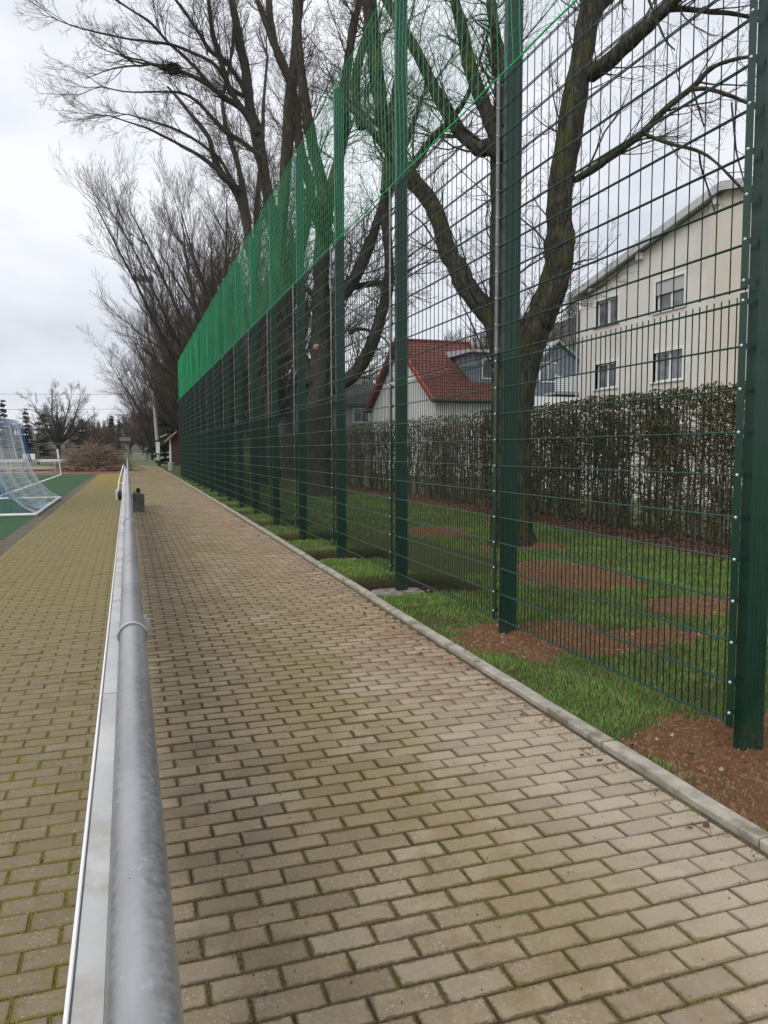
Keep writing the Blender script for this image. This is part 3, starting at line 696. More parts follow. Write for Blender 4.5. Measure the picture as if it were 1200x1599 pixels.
# ------------------------------------------------------------------ football goal, flag
goal = empty('football_goal', (-2.0, 22.2, 0)); tag(goal, 'white framed football goal seen from behind with blue and white net', 'goal')
gy0, gy1 = -3.36, 3.36; fx_ = -2.05      # mouth plane x (local)
mb = MB()
mb.tube([(0, gy0, .035), (0, gy1, .035)], .035, 10); mb.tube([(fx_, gy0, .035), (0, gy0, .035)], .035, 10); mb.tube([(fx_, gy1, .035), (0, gy1, .035)], .035, 10); mb.build('ground_frame', M_white, goal)
for yy in (gy0, gy1): MB().tube([(fx_, yy, 0), (fx_, yy, 2.44)], .055, 14).build('goal_post', M_white, goal)
MB().tube([(fx_, gy0, 2.44), (fx_, gy1, 2.44)], .055, 14).build('crossbar', M_white, goal)
for yy in (gy0, gy1): MB().tube([(fx_, yy, 2.44), (-1.15, yy, 2.40), (-1.05, yy, 2.30)], .016, 8).build('net_stay', M_white, goal)
def net_pts(prof, ny, wob, s):
    out_ = []
    return out_
prof = [(fx_, 2.44), (-1.6, 2.42), (-1.12, 2.38), (-1.05, 2.15), (-1.0, 1.8), (-.93, 1.4), (-.82, 1.05), (-.68, .72), (-.5, .45), (-.28, .22), (0, .06)]
pl = [0]
for a, b_ in zip(prof[:-1], prof[1:]): pl.append(pl[-1]+math.dist(a, b_))
nu = 22; us = np.linspace(0, pl[-1], nu); pxs = np.interp(us, pl, [p_[0] for p_ in prof]); pzs = np.interp(us, pl, [p_[1] for p_ in prof])
nyv = 42; yv = np.linspace(gy0, gy1, nyv)
NXg, NYg = np.meshgrid(pxs, yv, indexing='ij'); NZg = np.broadcast_to(pzs[:, None], NXg.shape).copy()
sag = (noise2(NXg*1.2, NYg*1.2, 51)-.5)*.16; NXg = NXg+sag*.6; NZg = np.maximum(NZg-np.abs(sag)*.5, .03)
G = np.stack([NXg, NYg, NZg, np.full(NXg.shape, .0052)], -1)
cw = [G[u_].tolist() for u_ in range(4, nu)]+[G[3:, v_].tolist() for v_ in range(0, nyv, 1)]
V, F = tubes_np(cw, 3); tag(link('back_net', np_mesh('back_net', V, F, M_netw), goal), kind='stuff')
cb_ = [G[u_].tolist() for u_ in range(0, 5)]+[G[:5, v_].tolist() for v_ in range(nyv)]
V, F = tubes_np(cb_, 3); tag(link('top_net', np_mesh('top_net', V, F, M_netw), goal), kind='stuff')
chs = []
for yy in (gy0, gy1):
    for q in range(1, 20):
        u_ = min(nu-1, int(q*nu/20)); xx, zz = float(pxs[u_]), float(pzs[u_]); chs.append([(fx_, yy, zz, .005), ((fx_+xx)/2, yy, zz-.03, .005), (xx, yy, zz, .005)])
    for q in range(1, 16):
        xx = fx_+q*(-fx_)/16; zt = float(np.interp(xx, pxs, pzs)); chs.append([(xx, yy, .04, .005), (xx+.02, yy, zt*.5, .005), (xx, yy, zt, .005)])
V, F = tubes_np(chs, 3); tag(link('side_net', np_mesh('side_net', V, F, M_netb), goal), kind='stuff')
# bunched blue band of the net tied up under the crossbar and pale blue folds at its foot
chs = []
for q in range(13):
    s_ = random.uniform(-.06, .06); z_ = 2.22+random.uniform(-.14, .12); chs.append([(-1.1+s_+.08*math.sin(yy*2+q), yy, z_+.05*math.sin(yy*1.7+q), .0055) for yy in np.linspace(gy0, gy1, 22)])
    x_ = -1.04+random.uniform(-.07, .07); chs.append([(x_+.0, gy1+random.uniform(-.1, .05), 2.3, .0055), (x_+.06, gy1-.02+random.uniform(-.12, .12), 1.8, .0055), (x_+.22, gy1-.04+random.uniform(-.08, .08), 1.15, .006)])
V, F = tubes_np(chs, 3); tag(link('blue_net_band', np_mesh('blue_net_band', V, F, M_netb), goal), kind='stuff')
chs = []
for q in range(16):
    a_ = random.uniform(-.1, .1); chs.append([(-1.05+a_, gy0+.1, 1.9, .006), (-.8+a_, gy0+.15+a_, 1.0, .007), (-.55+a_, gy0+.3+a_, .45, .007), (-.25, gy0+1.0+a_*6, .12+abs(a_), .008), (-.08, gy0+2.2+a_*8, .06, .008), (-.02, gy0+4+a_*8, .05, .008)])
V, F = tubes_np(chs, 4); tag(link('net_fold', np_mesh('net_fold', V, F, M_netlb), goal), kind='stuff')
flag = empty('corner_pole', (-3.97, 52, 0)); tag(flag, 'slim white corner pole leaning at the corner of the turf', 'pole')
MB().tube([(0, 0, 0), (-.11, 0, 1.1)], .035, 10).build('pole', M_white, flag); MB().tube([(-.10, 0, 1.02), (-.16, 0, 1.6)], .065, 10).build('sleeve', M_white, flag)

# ------------------------------------------------------------------ things at the far end of the pitch
cr = empty('cross_rail', (0, 60, 0)); tag(cr, 'low white barrier rail crossing behind the pitch end', 'barrier')
MB().box(-34, -1.6, -.04, .04, .72, .90).build('rail', M_white, cr)
for q in range(12): MB().box(-34+q*2.9, -33.93+q*2.9, -.03, .03, 0, .72).build('upright', M_alu, cr)
sg = empty('sign_box', (-6.65, 59.85, .86)); tag(sg, 'blank white box sign mounted on the low barrier rail', 'sign')
MB().bbox(-.42, .42, -.08, .08, 0, .44, .01).build('panel', M_white, sg); MB().box(-.39, .39, -.095, -.082, .03, .41).build('face', M_rim, sg)
MB().box(-34, -3.0, 61.5, 61.9, -.01, .07).build('track_edging', M_black) and None  # black strip laid on the sand as a painted shadow line
tag(bpy.data.objects['track_edging'], 'long dark rubber edging along the sand area behind the pitch', 'edging')
MB().box(-34, -5.0, 66, 69, -.008, .02).build('running_lane', M_tartan); tag(bpy.data.objects['running_lane'], kind='structure')

# brush heap
ch = []
for q in range(2600):
    x = random.triangular(-2.75, 2.55, -.1); y = random.gauss(0, .75); top = 1.95*max(.05, 1-(abs(x+.1)/2.75)**1.7)*max(.15, 1-(abs(y)/2.2)**2); z = random.uniform(0, top)
    a = random.gauss(0, .9)+(0 if random.random() < .5 else math.pi); l = random.uniform(.35, 1.5); e = random.gauss(.12, .35)
    d = Vector((math.cos(a)*math.cos(e), math.sin(a)*math.cos(e)*.8, math.sin(e))); p_ = Vector((x, y, max(z, .03))); rr = random.choice([.008, .011, .014, .02, .032])
    pts = []; b1 = Vector((random.gauss(0, .12), random.gauss(0, .12), random.gauss(-.02, .1)))
    for s_ in (0, .35, .7, 1): 
        v_ = p_+d*l*s_+b1*(s_*s_)*l; pts.append((v_.x, v_.y, max(.02, v_.z), rr*(1-.6*s_)))
    ch.append(pts)
V, F = tubes_np(ch, 3); hp = empty('brush_heap', (-2.2, 60.3, 0)); tag(hp, 'large heap of cut brown branches piled behind the pitch end', 'brush heap')
tag(link('branches', np_mesh('branches', V, F, M_heap), hp), kind='stuff')

# floodlight mast
mast = empty('floodlight_mast', (2.88, 76.4, 0)); tag(mast, 'tall slim floodlight mast with dark base beyond the fence end', 'mast')
top = Vector((-1.0, 0, 17.8)); bs = Vector((0, 0, 0))
MB().tube([bs+(top-bs)*t_ for t_ in (.033, .3, .6, 1)], [.17, .14, .12, .09], 12).build('pole', simple('mast_grey', (.40, .40, .39), (.30, .30, .29), 3, .6), mast)
MB().tube([bs, bs+(top-bs)*.033], [.175, .172], 12).build('dark_base', M_black, mast)
for z in (.068, .036+.1): MB().tube([bs+(top-bs)*(z-.004), bs+(top-bs)*(z+.004)], .18, 12).build('band', M_black, mast)
MB().box(-.178, .17, -.03, .03, 1.25, 2.3).build('white_plate', M_white, mast).location = (-.09, -.17, 0)
MB().obox((-1.9, 0, 17.6), (-.1, 0, 17.6), .12, .12).build('crossarm', M_black, mast)
for xx in (-1.7, -1.25, -.75, -.3): MB().box(xx-.19, xx+.19, -.3, .1, 17.2, 17.75).build('lamp_head', simple('lamp_housing', (.10, .10, .10), None, rough=.6), mast)
for zz in (6.0, 8.3): MB().box(-.75, .2, -.03, .03, zz, zz+.06).build('step_bracket', M_alu, mast)

# hut, bins, play tower, shelter
hut = empty('garden_hut', (4.75, 80, 0)); tag(hut, 'small dark red wooden hut with mossy ochre roof beside the fence end', 'hut')
MB().box(-.6, 2.2, 0, 2.6, 0, 2.5).prism([(-.6, 2.5), (2.2, 2.5), (.8, 3.7)], 'y', .05, 2.55).build('wall', M_hut, hut)
MB().box(-.72, -.56, -.06, .12, 0, 2.6).build('corner_post', M_white, hut)
for s_ in (0, 1):
    a_ = (-1.15, 2.35) if s_ == 0 else (2.75, 2.35)
    MB().obox((a_[0], 1.3, a_[1]), (.8, 1.3, 4.02), 3.4, .12, (0, 1, 0) if False else (0, 0, 1)).build('roof', M_yroof, hut)
MB().obox((-1.6, .3, 2.85), (-.9, .3, 3.15), .4, .06).build('canopy', M_white, hut)
def bin_(x, y, z, r_, h_, lab):
    o = empty('litter_bin', (x, y, z)); tag(o, lab, 'bin')
    MB().tube([(0, 0, 0), (0, 0, h_)], [r_*.92, r_], 20).build('body', M_backb, o); MB().tube([(0, 0, h_+.001), (0, 0, h_+.03)], [r_*1.06, r_*1.06], 20).build('rim', M_alu, o)
bin_(3.05, 58.6, 0, .23, .60, 'grey round litter bin on the verge near the fence end'); bin_(2.3, 104, .3, .33, .85, 'grey round bin on the meadow near the play tower slide')
tw = empty('play_tower', (-.25, 100, .22)); tag(tw, 'wooden play tower with flat roof and a slide on the meadow', 'play tower')
for xx in (-.35, .45):
    for yy in (-.4, .4): MB().box(xx-.07, xx+.07, yy-.07, yy+.07, 0, 2.5).build('leg', M_wood, tw)
MB().box(-.6, .7, -.6, .6, 2.5, 2.95).build('roof', simple('faded_roof_panel', (.20, .20, .16), None), tw); MB().box(-.4, .5, -.4, .4, 1.15, 1.25).build('platform', M_wood, tw)
MB().obox((.45, 0, 1.25), (2.0, 0, .15), .5, .06).build('slide', M_backb, tw); MB().box(-1.9, -1.1, -.1, .1, .75, 1.45).build('red_panel', M_redp, tw)
sh = empty('pergola', (-7.6, 90, .1)); tag(sh, 'open wooden pergola with flat beam roof behind the barrier rail', 'pergola')
for xx in (-1.5, 1.35):
    for yy in (-.8, .8): MB().box(xx-.05, xx+.05, yy-.05, yy+.05, 0, 2.1).build('post', M_wood, sh)
MB().box(-1.7, 2.1, -.95, .95, 2.1, 2.2).build('roof_beam', M_wood, sh)
for q in range(7): MB().box(-1.5+q*.5, -1.42+q*.5, -1.1, 1.1, 2.205, 2.28).build('slat', M_wood, sh)
pt = empty('picnic_table', (-8.1, 88.5, .1)); tag(pt, 'dark wooden picnic table with benches in front of the pergola', 'table')
MB().box(-1.1, 1.1, -.4, .4, .70, .78).build('tabletop', M_wood, pt)
for yy in (-.75, .75): MB().box(-1.1, 1.1, yy-.13, yy+.13, .42, .48).build('bench_seat', M_wood, pt)
for xx in (-.8, .8): MB().obox((xx, -.7, 0), (xx, .1, .7), .08, .08).obox((xx, .7, 0), (xx, -.1, .7), .08, .08).build('leg', M_wood, pt)
# grey plank fence far left
pf = empty('plank_fence', (0, 112, .35)); tag(pf, 'long grey weathered plank fence behind the far meadow', 'fence')
pmh = MB().box(-.24, .24, -.02, .02, 0, 1.55).mesh('plank', simple('grey_plank', (.20, .19, .18), (.15, .14, .135), 3, .9, world=True))
for q in range(56): link('plank', pmh, pf, (-31+q*.5, random.uniform(-.01, .01), random.uniform(-.03, .03)))
for zz in (.3, 1.2): MB().box(-31.3, -3.2, .03, .08, zz, zz+.1).build('fence_rail', M_wood, pf)

# ------------------------------------------------------------------ bare trees
TREES = {
 'A': [
  (0, [(5.36,10.03,-0.15,0.349), (5.36,10.06,0.21,0.302), (5.37,10.11,0.91,0.283), (5.39,10.17,1.67,0.283), (5.41,10.23,2.42,0.274), (5.42,10.25,2.75,0.236), (5.43,10.27,2.98,0.142)]),
  (1, [(5.45,10.17,1.9,0.189), (5.52,10.18,2.32,0.208), (5.6,10.19,2.7,0.217), (5.74,10.18,3.17,0.217), (5.87,10.16,3.45,0.208), (6.07,10.14,4.02,0.198), (6.16,10.16,4.56,0.217), (6.15,10.19,4.86,0.179), (6.19,10.22,5.43,0.17), (6.38,10.24,6.42,0.17), (6.56,10.27,7.41,0.151), (6.69,10.28,8.06,0.17), (6.8,10.3,8.72,0.132), (6.92,10.34,9.66,0.104), (7,10.41,10.89,0.057)]),
  (2, [(6.6,10.21,6.95,0.113), (6.76,10.02,7.05,0.112), (7,9.8,7.28,0.101), (7.21,9.6,7.48,0.091), (7.38,9.41,7.66,0.081), (7.53,9.22,7.82,0.066), (7.73,9.03,8.17,0.052), (7.97,8.84,8.67,0.034)]),
  (2, [(7.38,9.48,7.64,0.041), (7.59,9.34,7.61,0.036), (7.89,9.18,7.54,0.031), (8.18,9.01,7.47,0.027), (8.46,8.84,7.33,0.022), (8.83,8.63,7.06,0.013)]),
  (2, [(6.36,10.16,5.41,0.047), (6.52,9.94,5.51,0.056), (6.74,9.71,5.68,0.055), (7.03,9.45,5.92,0.05), (7.22,9.23,6.16,0.04), (7.47,8.99,6.39,0.039), (7.58,8.79,6.55,0.03), (7.71,8.58,6.58,0.025), (7.9,8.33,6.55,0.021), (8.15,8.06,6.44,0.012)]),
  (2, [(7.36,8.85,6.29,0.03), (7.48,8.72,6.25,0.026), (7.63,8.59,6.16,0.025), (7.81,8.43,6.02,0.021), (8.06,8.26,5.84,0.013)]),
  (2, [(6.83,9.19,5.78,0.026), (7.08,9.02,5.62,0.022), (7.44,8.82,5.48,0.022), (7.63,8.67,5.29,0.017), (7.82,8.51,5,0.017), (7.96,8.37,4.73,0.013), (8.02,8.26,4.45,0.008)]),
  (3, [(7.36,8.84,6.26,0.015), (7.41,8.81,6.06,0.013), (7.48,8.76,5.78,0.009)]),
  (3, [(7.48,8.84,5.48,0.014), (7.51,8.82,5.26,0.013), (7.6,8.76,4.93,0.011), (7.67,8.71,4.63,0.009)]),
  (3, [(6.88,9.22,7.58,0.017), (6.98,9.16,7.28,0.015), (7.09,9.1,7,0.013), (7.21,9.05,6.86,0.009)]),
  (3, [(7.69,8.5,6.01,0.013), (7.71,8.46,5.67,0.013), (7.74,8.43,5.34,0.011), (7.83,8.36,4.92,0.008)]),
  (2, [(6.66,10.26,7.78,0.071), (7.03,10.45,8.17,0.068), (7.58,10.6,8.72,0.049), (8.1,10.77,9.44,0.03)]),
  (1, [(5.39,10.2,2.04,0.208), (5.39,10.29,2.56,0.228), (5.38,10.39,3.19,0.209), (5.41,10.49,3.86,0.205), (5.45,10.58,4.54,0.201), (5.48,10.68,5.32,0.192), (5.5,10.76,5.91,0.174), (5.53,10.83,6.31,0.136)]),
  (2, [(5.38,10.53,5.81,0.104), (5.23,10.66,5.95,0.119), (5.12,10.78,5.95,0.115), (5,10.91,6.11,0.106), (4.93,11.02,6.24,0.097), (4.78,11.17,6.54,0.097), (4.62,11.34,6.99,0.088), (4.41,11.54,7.58,0.084), (4.25,11.7,7.97,0.074), (4.05,11.89,8.46,0.07), (3.9,12.07,9.1,0.05), (3.8,12.24,9.85,0.025)]),
  (2, [(5.39,10.53,5.95,0.123), (5.23,10.56,6.2,0.118), (5.04,10.62,6.65,0.103), (4.88,10.67,7.15,0.093), (4.78,10.7,7.64,0.079), (4.68,10.71,7.94,0.074), (4.55,10.77,8.66,0.046), (4.51,10.81,9.45,0.023)]),
  (2, [(5.39,10.55,6.18,0.104), (5.42,10.73,6.9,0.086), (5.44,10.91,7.63,0.077), (5.45,11.09,8.28,0.068), (5.46,11.29,9.23,0.044), (5.59,11.46,10.2,0.025)]),
  (1, [(5.39,10.22,2.23,0.17), (5.37,10.34,2.8,0.19), (5.27,10.48,3.3,0.177), (5.13,10.61,3.58,0.163), (4.91,10.78,3.93,0.154), (4.82,10.89,4.21,0.145), (4.72,11.01,4.47,0.136), (4.6,11.16,5.04,0.132), (4.49,11.29,5.33,0.123), (4.32,11.43,5.59,0.119), (4.23,11.54,5.83,0.109)]),
  (2, [(4.23,11.54,5.83,0.099), (4.09,11.8,6.15,0.101), (4.02,12.04,6.68,0.097), (4.02,12.3,7.68,0.088), (4.02,12.55,8.61,0.079), (4,12.82,9.55,0.059), (3.95,13.1,10.62,0.027)]),
  (2, [(4.28,11.52,5.77,0.07), (4.49,11.65,6.05,0.066), (4.77,11.75,6.43,0.056), (5.07,11.85,6.74,0.047), (5.44,11.93,7.23,0.037), (5.84,12.06,8.25,0.021)]),
 ],
 'B': [
  (0, [(5.89,24.35,-0.15,0.522), (5.9,24.38,0.38,0.46), (5.91,24.47,1.53,0.439), (5.99,24.55,2.78,0.428), (6.1,24.66,4.44,0.345), (6.14,24.79,6.11,0.272), (6.21,24.9,7.78,0.272), (6.32,24.97,9.03,0.282), (6.43,25.02,10.07,0.282)]),
  (1, [(6.32,25.03,9.65,0.188), (6.19,25.22,10.67,0.189), (6.08,25.37,11.22,0.189), (5.99,25.53,12.02,0.179), (5.91,25.68,12.68,0.169), (5.8,25.89,13.93,0.159), (5.75,26.09,15.27,0.138), (5.73,26.25,16.37,0.117), (5.66,26.51,18.32,0.064)]),
  (1, [(6.49,24.99,9.86,0.209), (6.7,24.9,10.46,0.188), (6.83,24.85,11.16,0.177), (6.95,24.81,11.86,0.176), (7.03,24.84,13.38,0.155), (7.2,24.81,14.48,0.134), (7.33,24.77,15.27,0.124), (7.48,24.7,15.85,0.103), (7.76,24.69,17.65,0.061)]),
  (1, [(5.76,24.7,3.61,0.272), (5.48,24.95,4.45,0.231), (5.27,25.15,5.09,0.21), (5.12,25.38,6.16,0.19), (5,25.59,7.23,0.18), (5.01,25.76,8.3,0.18), (5.17,25.91,9.81,0.192), (5.29,26.04,10.85,0.192), (5.4,26.18,11.99,0.193), (5.49,26.32,13.05,0.183), (5.65,26.43,13.99,0.172), (5.79,26.58,15.31,0.151), (5.96,26.71,16.65,0.13), (6.18,26.89,18.65,0.076)]),
  (1, [(6.27,24.53,3.61,0.251), (6.51,24.42,4.43,0.208), (6.58,24.35,5.24,0.197), (6.56,24.34,6.26,0.175), (6.61,24.27,6.85,0.154), (6.61,24.24,7.75,0.123)]),
  (1, [(6.33,24.5,3.48,0.251), (6.7,24.27,3.68,0.229), (7.01,24.07,3.9,0.217), (7.34,23.87,4.4,0.206), (7.55,23.72,4.89,0.195), (7.75,23.59,5.59,0.184), (7.93,23.47,6.28,0.173), (8.01,23.38,6.96,0.162), (7.96,23.36,7.94,0.141), (7.85,23.35,8.91,0.14), (7.87,23.29,9.66,0.12), (7.92,23.23,10.61,0.099), (8.03,23.18,11.95,0.079), (8.29,23.12,13.66,0.049)]),
  (1, [(6.3,24.73,6.11,0.188), (6.57,24.5,6.33,0.208), (6.83,24.28,6.57,0.206), (7.05,24.08,6.92,0.195), (7.31,23.88,7.52,0.184), (7.52,23.7,8.09,0.162), (7.68,23.54,8.65,0.141), (7.88,23.37,9.4,0.13), (8.1,23.2,10.04,0.099), (8.55,22.98,11.17,0.079), (8.9,22.8,12.28,0.049)]),
  (2, [(7.17,24.5,6.77,0.104), (7.53,24.11,6.8,0.083), (7.95,23.71,6.83,0.072), (8.35,23.33,6.97,0.051), (8.75,22.95,7.21,0.03)]),
  (2, [(6.97,24.44,5.27,0.052), (7.2,24.1,5.36,0.052), (7.51,23.73,5.26,0.041), (7.81,23.34,4.99,0.03), (7.95,23,4.62,0.02)]),
  (2, [(6.05,24.83,6.32,0.104), (5.86,25.1,6.65,0.095), (5.64,25.37,6.93,0.074), (5.49,25.65,7.48,0.053)]),
  (1, [(6.97,22.82,11.1,0.154), (6.8,22.96,12.06,0.135), (6.91,23,13.02,0.135), (7.22,22.99,14.16,0.115), (7.15,23.08,14.93,0.096), (7.1,23.23,16.47,0.048)]),
  (1, [(7.77,22.93,9.35,0.196), (7.83,22.97,10.09,0.177), (7.96,22.97,10.52,0.157), (7.83,23.08,11.31,0.157), (7.6,23.24,12.29,0.157), (7.49,23.35,13.27,0.167), (7.43,23.46,14.25,0.157), (7.38,23.56,15.22,0.138), (7.27,23.73,16.79,0.079)]),
 ],
 'C': [
  (0, [(5.16,31.98,-0.15,0.401), (5.16,32.04,0.49,0.348), (5.16,32.13,1.56,0.321), (5.2,32.23,2.89,0.294), (5.25,32.28,3.69,0.267), (5.14,32.39,4.49,0.227), (4.92,32.55,5.56,0.201), (4.75,32.72,6.89,0.201), (4.66,32.84,7.96,0.187)]),
  (1, [(5.27,32.27,3.56,0.227), (5.45,32.35,4.23,0.215), (5.74,32.4,4.91,0.202), (6.07,32.4,5.24,0.175), (6.69,32.32,5.59,0.162), (7.1,32.31,6.14,0.135), (7.4,32.36,6.83,0.109)]),
  (1, [(5.14,32.39,4.49,0.187), (5.76,32.4,6.36,0.174), (6.32,32.4,7.71,0.175), (6.75,32.41,8.79,0.188), (7.17,32.43,9.88,0.189), (7.48,32.51,11.24,0.216), (7.68,32.6,12.34,0.203), (7.52,32.8,13.31,0.203), (7.35,32.99,14.09,0.19), (7.26,33.17,15.12,0.191), (7.23,33.35,16.23,0.191), (6.96,33.6,17.35,0.178), (6.73,33.8,18.06,0.178), (6.5,34,18.78,0.165), (6.38,34.18,19.64,0.151), (6.32,34.36,20.77,0.138), (6.27,34.64,23.01,0.069)]),
  (2, [(6.49,34.22,18.93,0.152), (6.27,34.49,19.77,0.138), (6.05,34.76,20.54,0.125), (5.88,35.02,21.3,0.098), (5.73,35.32,22.78,0.056)]),
  (1, [(5.09,32.47,5.29,0.187), (5.37,32.41,6.87,0.187), (5.9,32.26,8.44,0.199), (6.1,32.2,9.74,0.212), (6.01,32.21,10.77,0.225), (5.82,32.25,11.74,0.237), (5.65,32.28,12.75,0.236), (5.51,32.3,13.63,0.249), (5.35,32.32,14.55,0.222), (5.17,32.32,15.03,0.195), (5.04,32.34,16.02,0.194), (4.93,32.35,17,0.181), (4.74,32.38,17.85,0.167), (4.61,32.39,18.69,0.154), (4.47,32.39,19.4,0.128), (4.25,32.48,20.87,0.064)]),
  (2, [(5.38,32.08,14.26,0.143), (4.94,32.13,14.97,0.129), (4.61,32.13,15.37,0.116), (4.27,32.14,15.95,0.102), (3.9,32.21,17.15,0.102), (3.67,32.21,17.96,0.089), (3.56,32.17,18.88,0.076), (3.42,32.19,20.3,0.038)]),
  (2, [(5.32,32.13,14.6,0.13), (4.99,32.12,14.97,0.116), (4.56,32.13,15.25,0.103), (4.02,32.19,15.57,0.102), (3.57,32.21,15.86,0.089), (2.85,32.34,16.24,0.076), (2.13,32.44,16.43,0.076), (1.36,32.56,16.56,0.063)]),
  (2, [(4.98,32.35,15.89,0.117), (4.61,32.34,16.46,0.103), (4.16,32.36,17.01,0.09), (3.62,32.39,17.31,0.076), (3.14,32.43,17.99,0.063), (2.67,32.47,18.65,0.063), (2.31,32.45,19.06,0.05)]),
  (2, [(5.92,31.51,9.69,0.13), (5.6,31.67,12.84,0.103), (5.1,31.68,13.41,0.09), (4.6,31.66,13.76,0.076), (4.02,31.66,14.01,0.076), (3.49,31.67,14.5,0.063), (3.01,31.66,14.96,0.062), (2.41,31.67,15.24,0.049), (1.7,31.69,15.2,0.037), (0.41,31.9,15.11,0.024), (-0.5,32.01,15.21,0.024)]),
  (2, [(4.93,32.35,15.76,0.091), (4.39,32.32,15.97,0.077), (3.73,32.37,16.83,0.064), (2.88,32.45,17.18,0.063), (2.15,32.48,17.37,0.05), (1.43,32.49,17.37,0.05), (0.48,32.57,17.38,0.037), (-0.34,32.61,17.44,0.037), (-1.02,32.61,17.49,0.024), (-1.63,32.58,17.56,0.024)]),
  (2, [(4,32.67,15.76,0.078), (3.37,32.57,16.33,0.064), (2.63,32.52,16.98,0.063), (1.96,32.43,17.43,0.05), (1.32,32.34,18,0.05), (0.62,32.25,18.3,0.037), (-0.06,32.15,18.6,0.036)]),
 ],
 'D': [
  (0, [(7.12,39.77,-0.15,0.401), (7.15,39.93,1.58,0.318), (7.14,40.1,3.58,0.301), (6.99,40.38,6.25,0.267), (6.75,40.69,8.91,0.251), (6.52,40.93,10.92,0.234), (6.34,41.11,12.25,0.251), (6.27,41.21,13.25,0.217), (6.1,41.34,14.08,0.217), (5.81,41.51,14.92,0.201), (5.45,41.68,15.48,0.184), (5.05,41.85,15.92,0.184), (4.69,42.05,16.92,0.134), (4.47,42.21,17.85,0.117), (3.7,42.55,18.92,0.1), (3.09,42.83,19.76,0.084), (2.54,43.07,20.43,0.05)]),
  (1, [(6.32,41.15,12.75,0.167), (6.25,41.42,14.28,0.151), (6.14,41.67,15.33,0.151), (5.91,41.98,16.71,0.135), (5.69,42.25,17.59,0.135), (5.42,42.56,18.82,0.119), (5.34,42.81,20.06,0.102), (5.61,42.94,21.3,0.085), (5.89,43.08,22.71,0.068), (6.05,43.29,24.48,0.051)]),
  (1, [(6.4,41.17,13.25,0.15), (6.09,41.18,14.68,0.15), (5.82,41.09,15.01,0.132), (5.43,41.03,15.21,0.115), (4.79,41.08,15.79,0.115), (4.02,41.17,16.37,0.098), (3.09,41.31,16.85,0.081), (2.17,41.45,17.29,0.065), (1.41,41.51,17.59,0.048), (0.5,41.63,17.83,0.032), (-0.4,41.73,18.06,0.032)]),
  (1, [(6.58,40.89,10.58,0.184), (6.79,41.22,12.32,0.185), (6.85,41.62,14.07,0.152), (7.07,41.96,15.85,0.136), (7.33,42.32,17.98,0.12), (7.5,42.71,20.15,0.086), (7.81,43.08,22.68,0.069)]),
  (2, [(5.99,41.42,14.58,0.1), (5.18,41.56,16.23,0.083), (4.61,41.54,16.79,0.083), (3.6,41.67,17.45,0.066), (2.67,41.75,17.84,0.065), (1.74,41.81,18.06,0.049), (0.51,41.98,18.34,0.032)]),
 ],
}

def grow(chains, p, d, L_, r, lev, maxlev, rg, spread=.75, trop=.10, wig=.12, dens=(3.0, 4.5, 5.5), rmin=.0025, thin=.55):
    n = max(3, min(7, int(L_/.22)+1)); st = L_/n; px, py, pz = p; dx, dy, dz = d; pts = [(px, py, pz, r)]; stat = [(px, py, pz, dx, dy, dz, r, 0)]
    for i in range(n):
        dx += rg.gauss(0, wig); dy += rg.gauss(0, wig); dz += rg.gauss(0, wig)+trop
        k = 1/math.sqrt(dx*dx+dy*dy+dz*dz); dx *= k; dy *= k; dz *= k
        px += dx*st; py += dy*st; pz += dz*st; rr = max(rmin*.7, r*(1-.72*(i+1)/n)); pts.append((px, py, pz, rr)); stat.append((px, py, pz, dx, dy, dz, rr, (i+1)/n))
    chains[min(lev, 3)].append(pts)
    if lev >= maxlev or L_ < .16: return
    nc = int(L_*dens[min(lev, len(dens)-1)]+rg.random()*1.2)+1
    for c in range(nc):
        t_ = .12+.86*(c+rg.random())/nc; i = min(n-1, int(t_*n)); f = t_*n-i; a, b_ = stat[i], stat[i+1]
        q = [a[k_]+(b_[k_]-a[k_])*f for k_ in range(7)]; dn = child_dir(q[3], q[4], q[5], rg, spread)
        ln = L_*rg.uniform(.38, .62)*(1.12-.55*t_)
        grow(chains, q[:3], dn, ln, max(rmin, q[6]*thin), lev+1, maxlev, rg, spread, trop, wig, dens, rmin, thin)
def child_dir(dx, dy, dz, rg, spread):
    ax, ay, az = rg.gauss(0, 1), rg.gauss(0, 1), rg.gauss(0, 1); k = ax*dx+ay*dy+az*dz; ax -= k*dx; ay -= k*dy; az -= k*dz
    l = math.sqrt(ax*ax+ay*ay+az*az)+1e-6; s = math.tan(spread*rg.uniform(.6, 1.25)); ax, ay, az = dx+ax/l*s, dy+ay/l*s, dz+az/l*s
    l = math.sqrt(ax*ax+ay*ay+az*az); return ax/l, ay/l, az/l
def smooth_chain(pts, sub=3, knot=0, rg=None):
    out_ = []; n = len(pts)
    for i in range(n-1):
        p0, p1, p2, p3 = pts[max(i-1, 0)], pts[i], pts[i+1], pts[min(i+2, n-1)]
        for s in range(sub):
            t_ = s/sub; t2, t3 = t_*t_, t_*t_*t_
            v = [.5*((2*p1[k])+(-p0[k]+p2[k])*t_+(2*p0[k]-5*p1[k]+4*p2[k]-p3[k])*t2+(-p0[k]+3*p1[k]-3*p2[k]+p3[k])*t3) for k in range(4)]
            if rg and knot: v[3] *= 1+rg.gauss(0, knot)
            out_.append(tuple(v))
    out_.append(tuple(pts[-1])); return out_
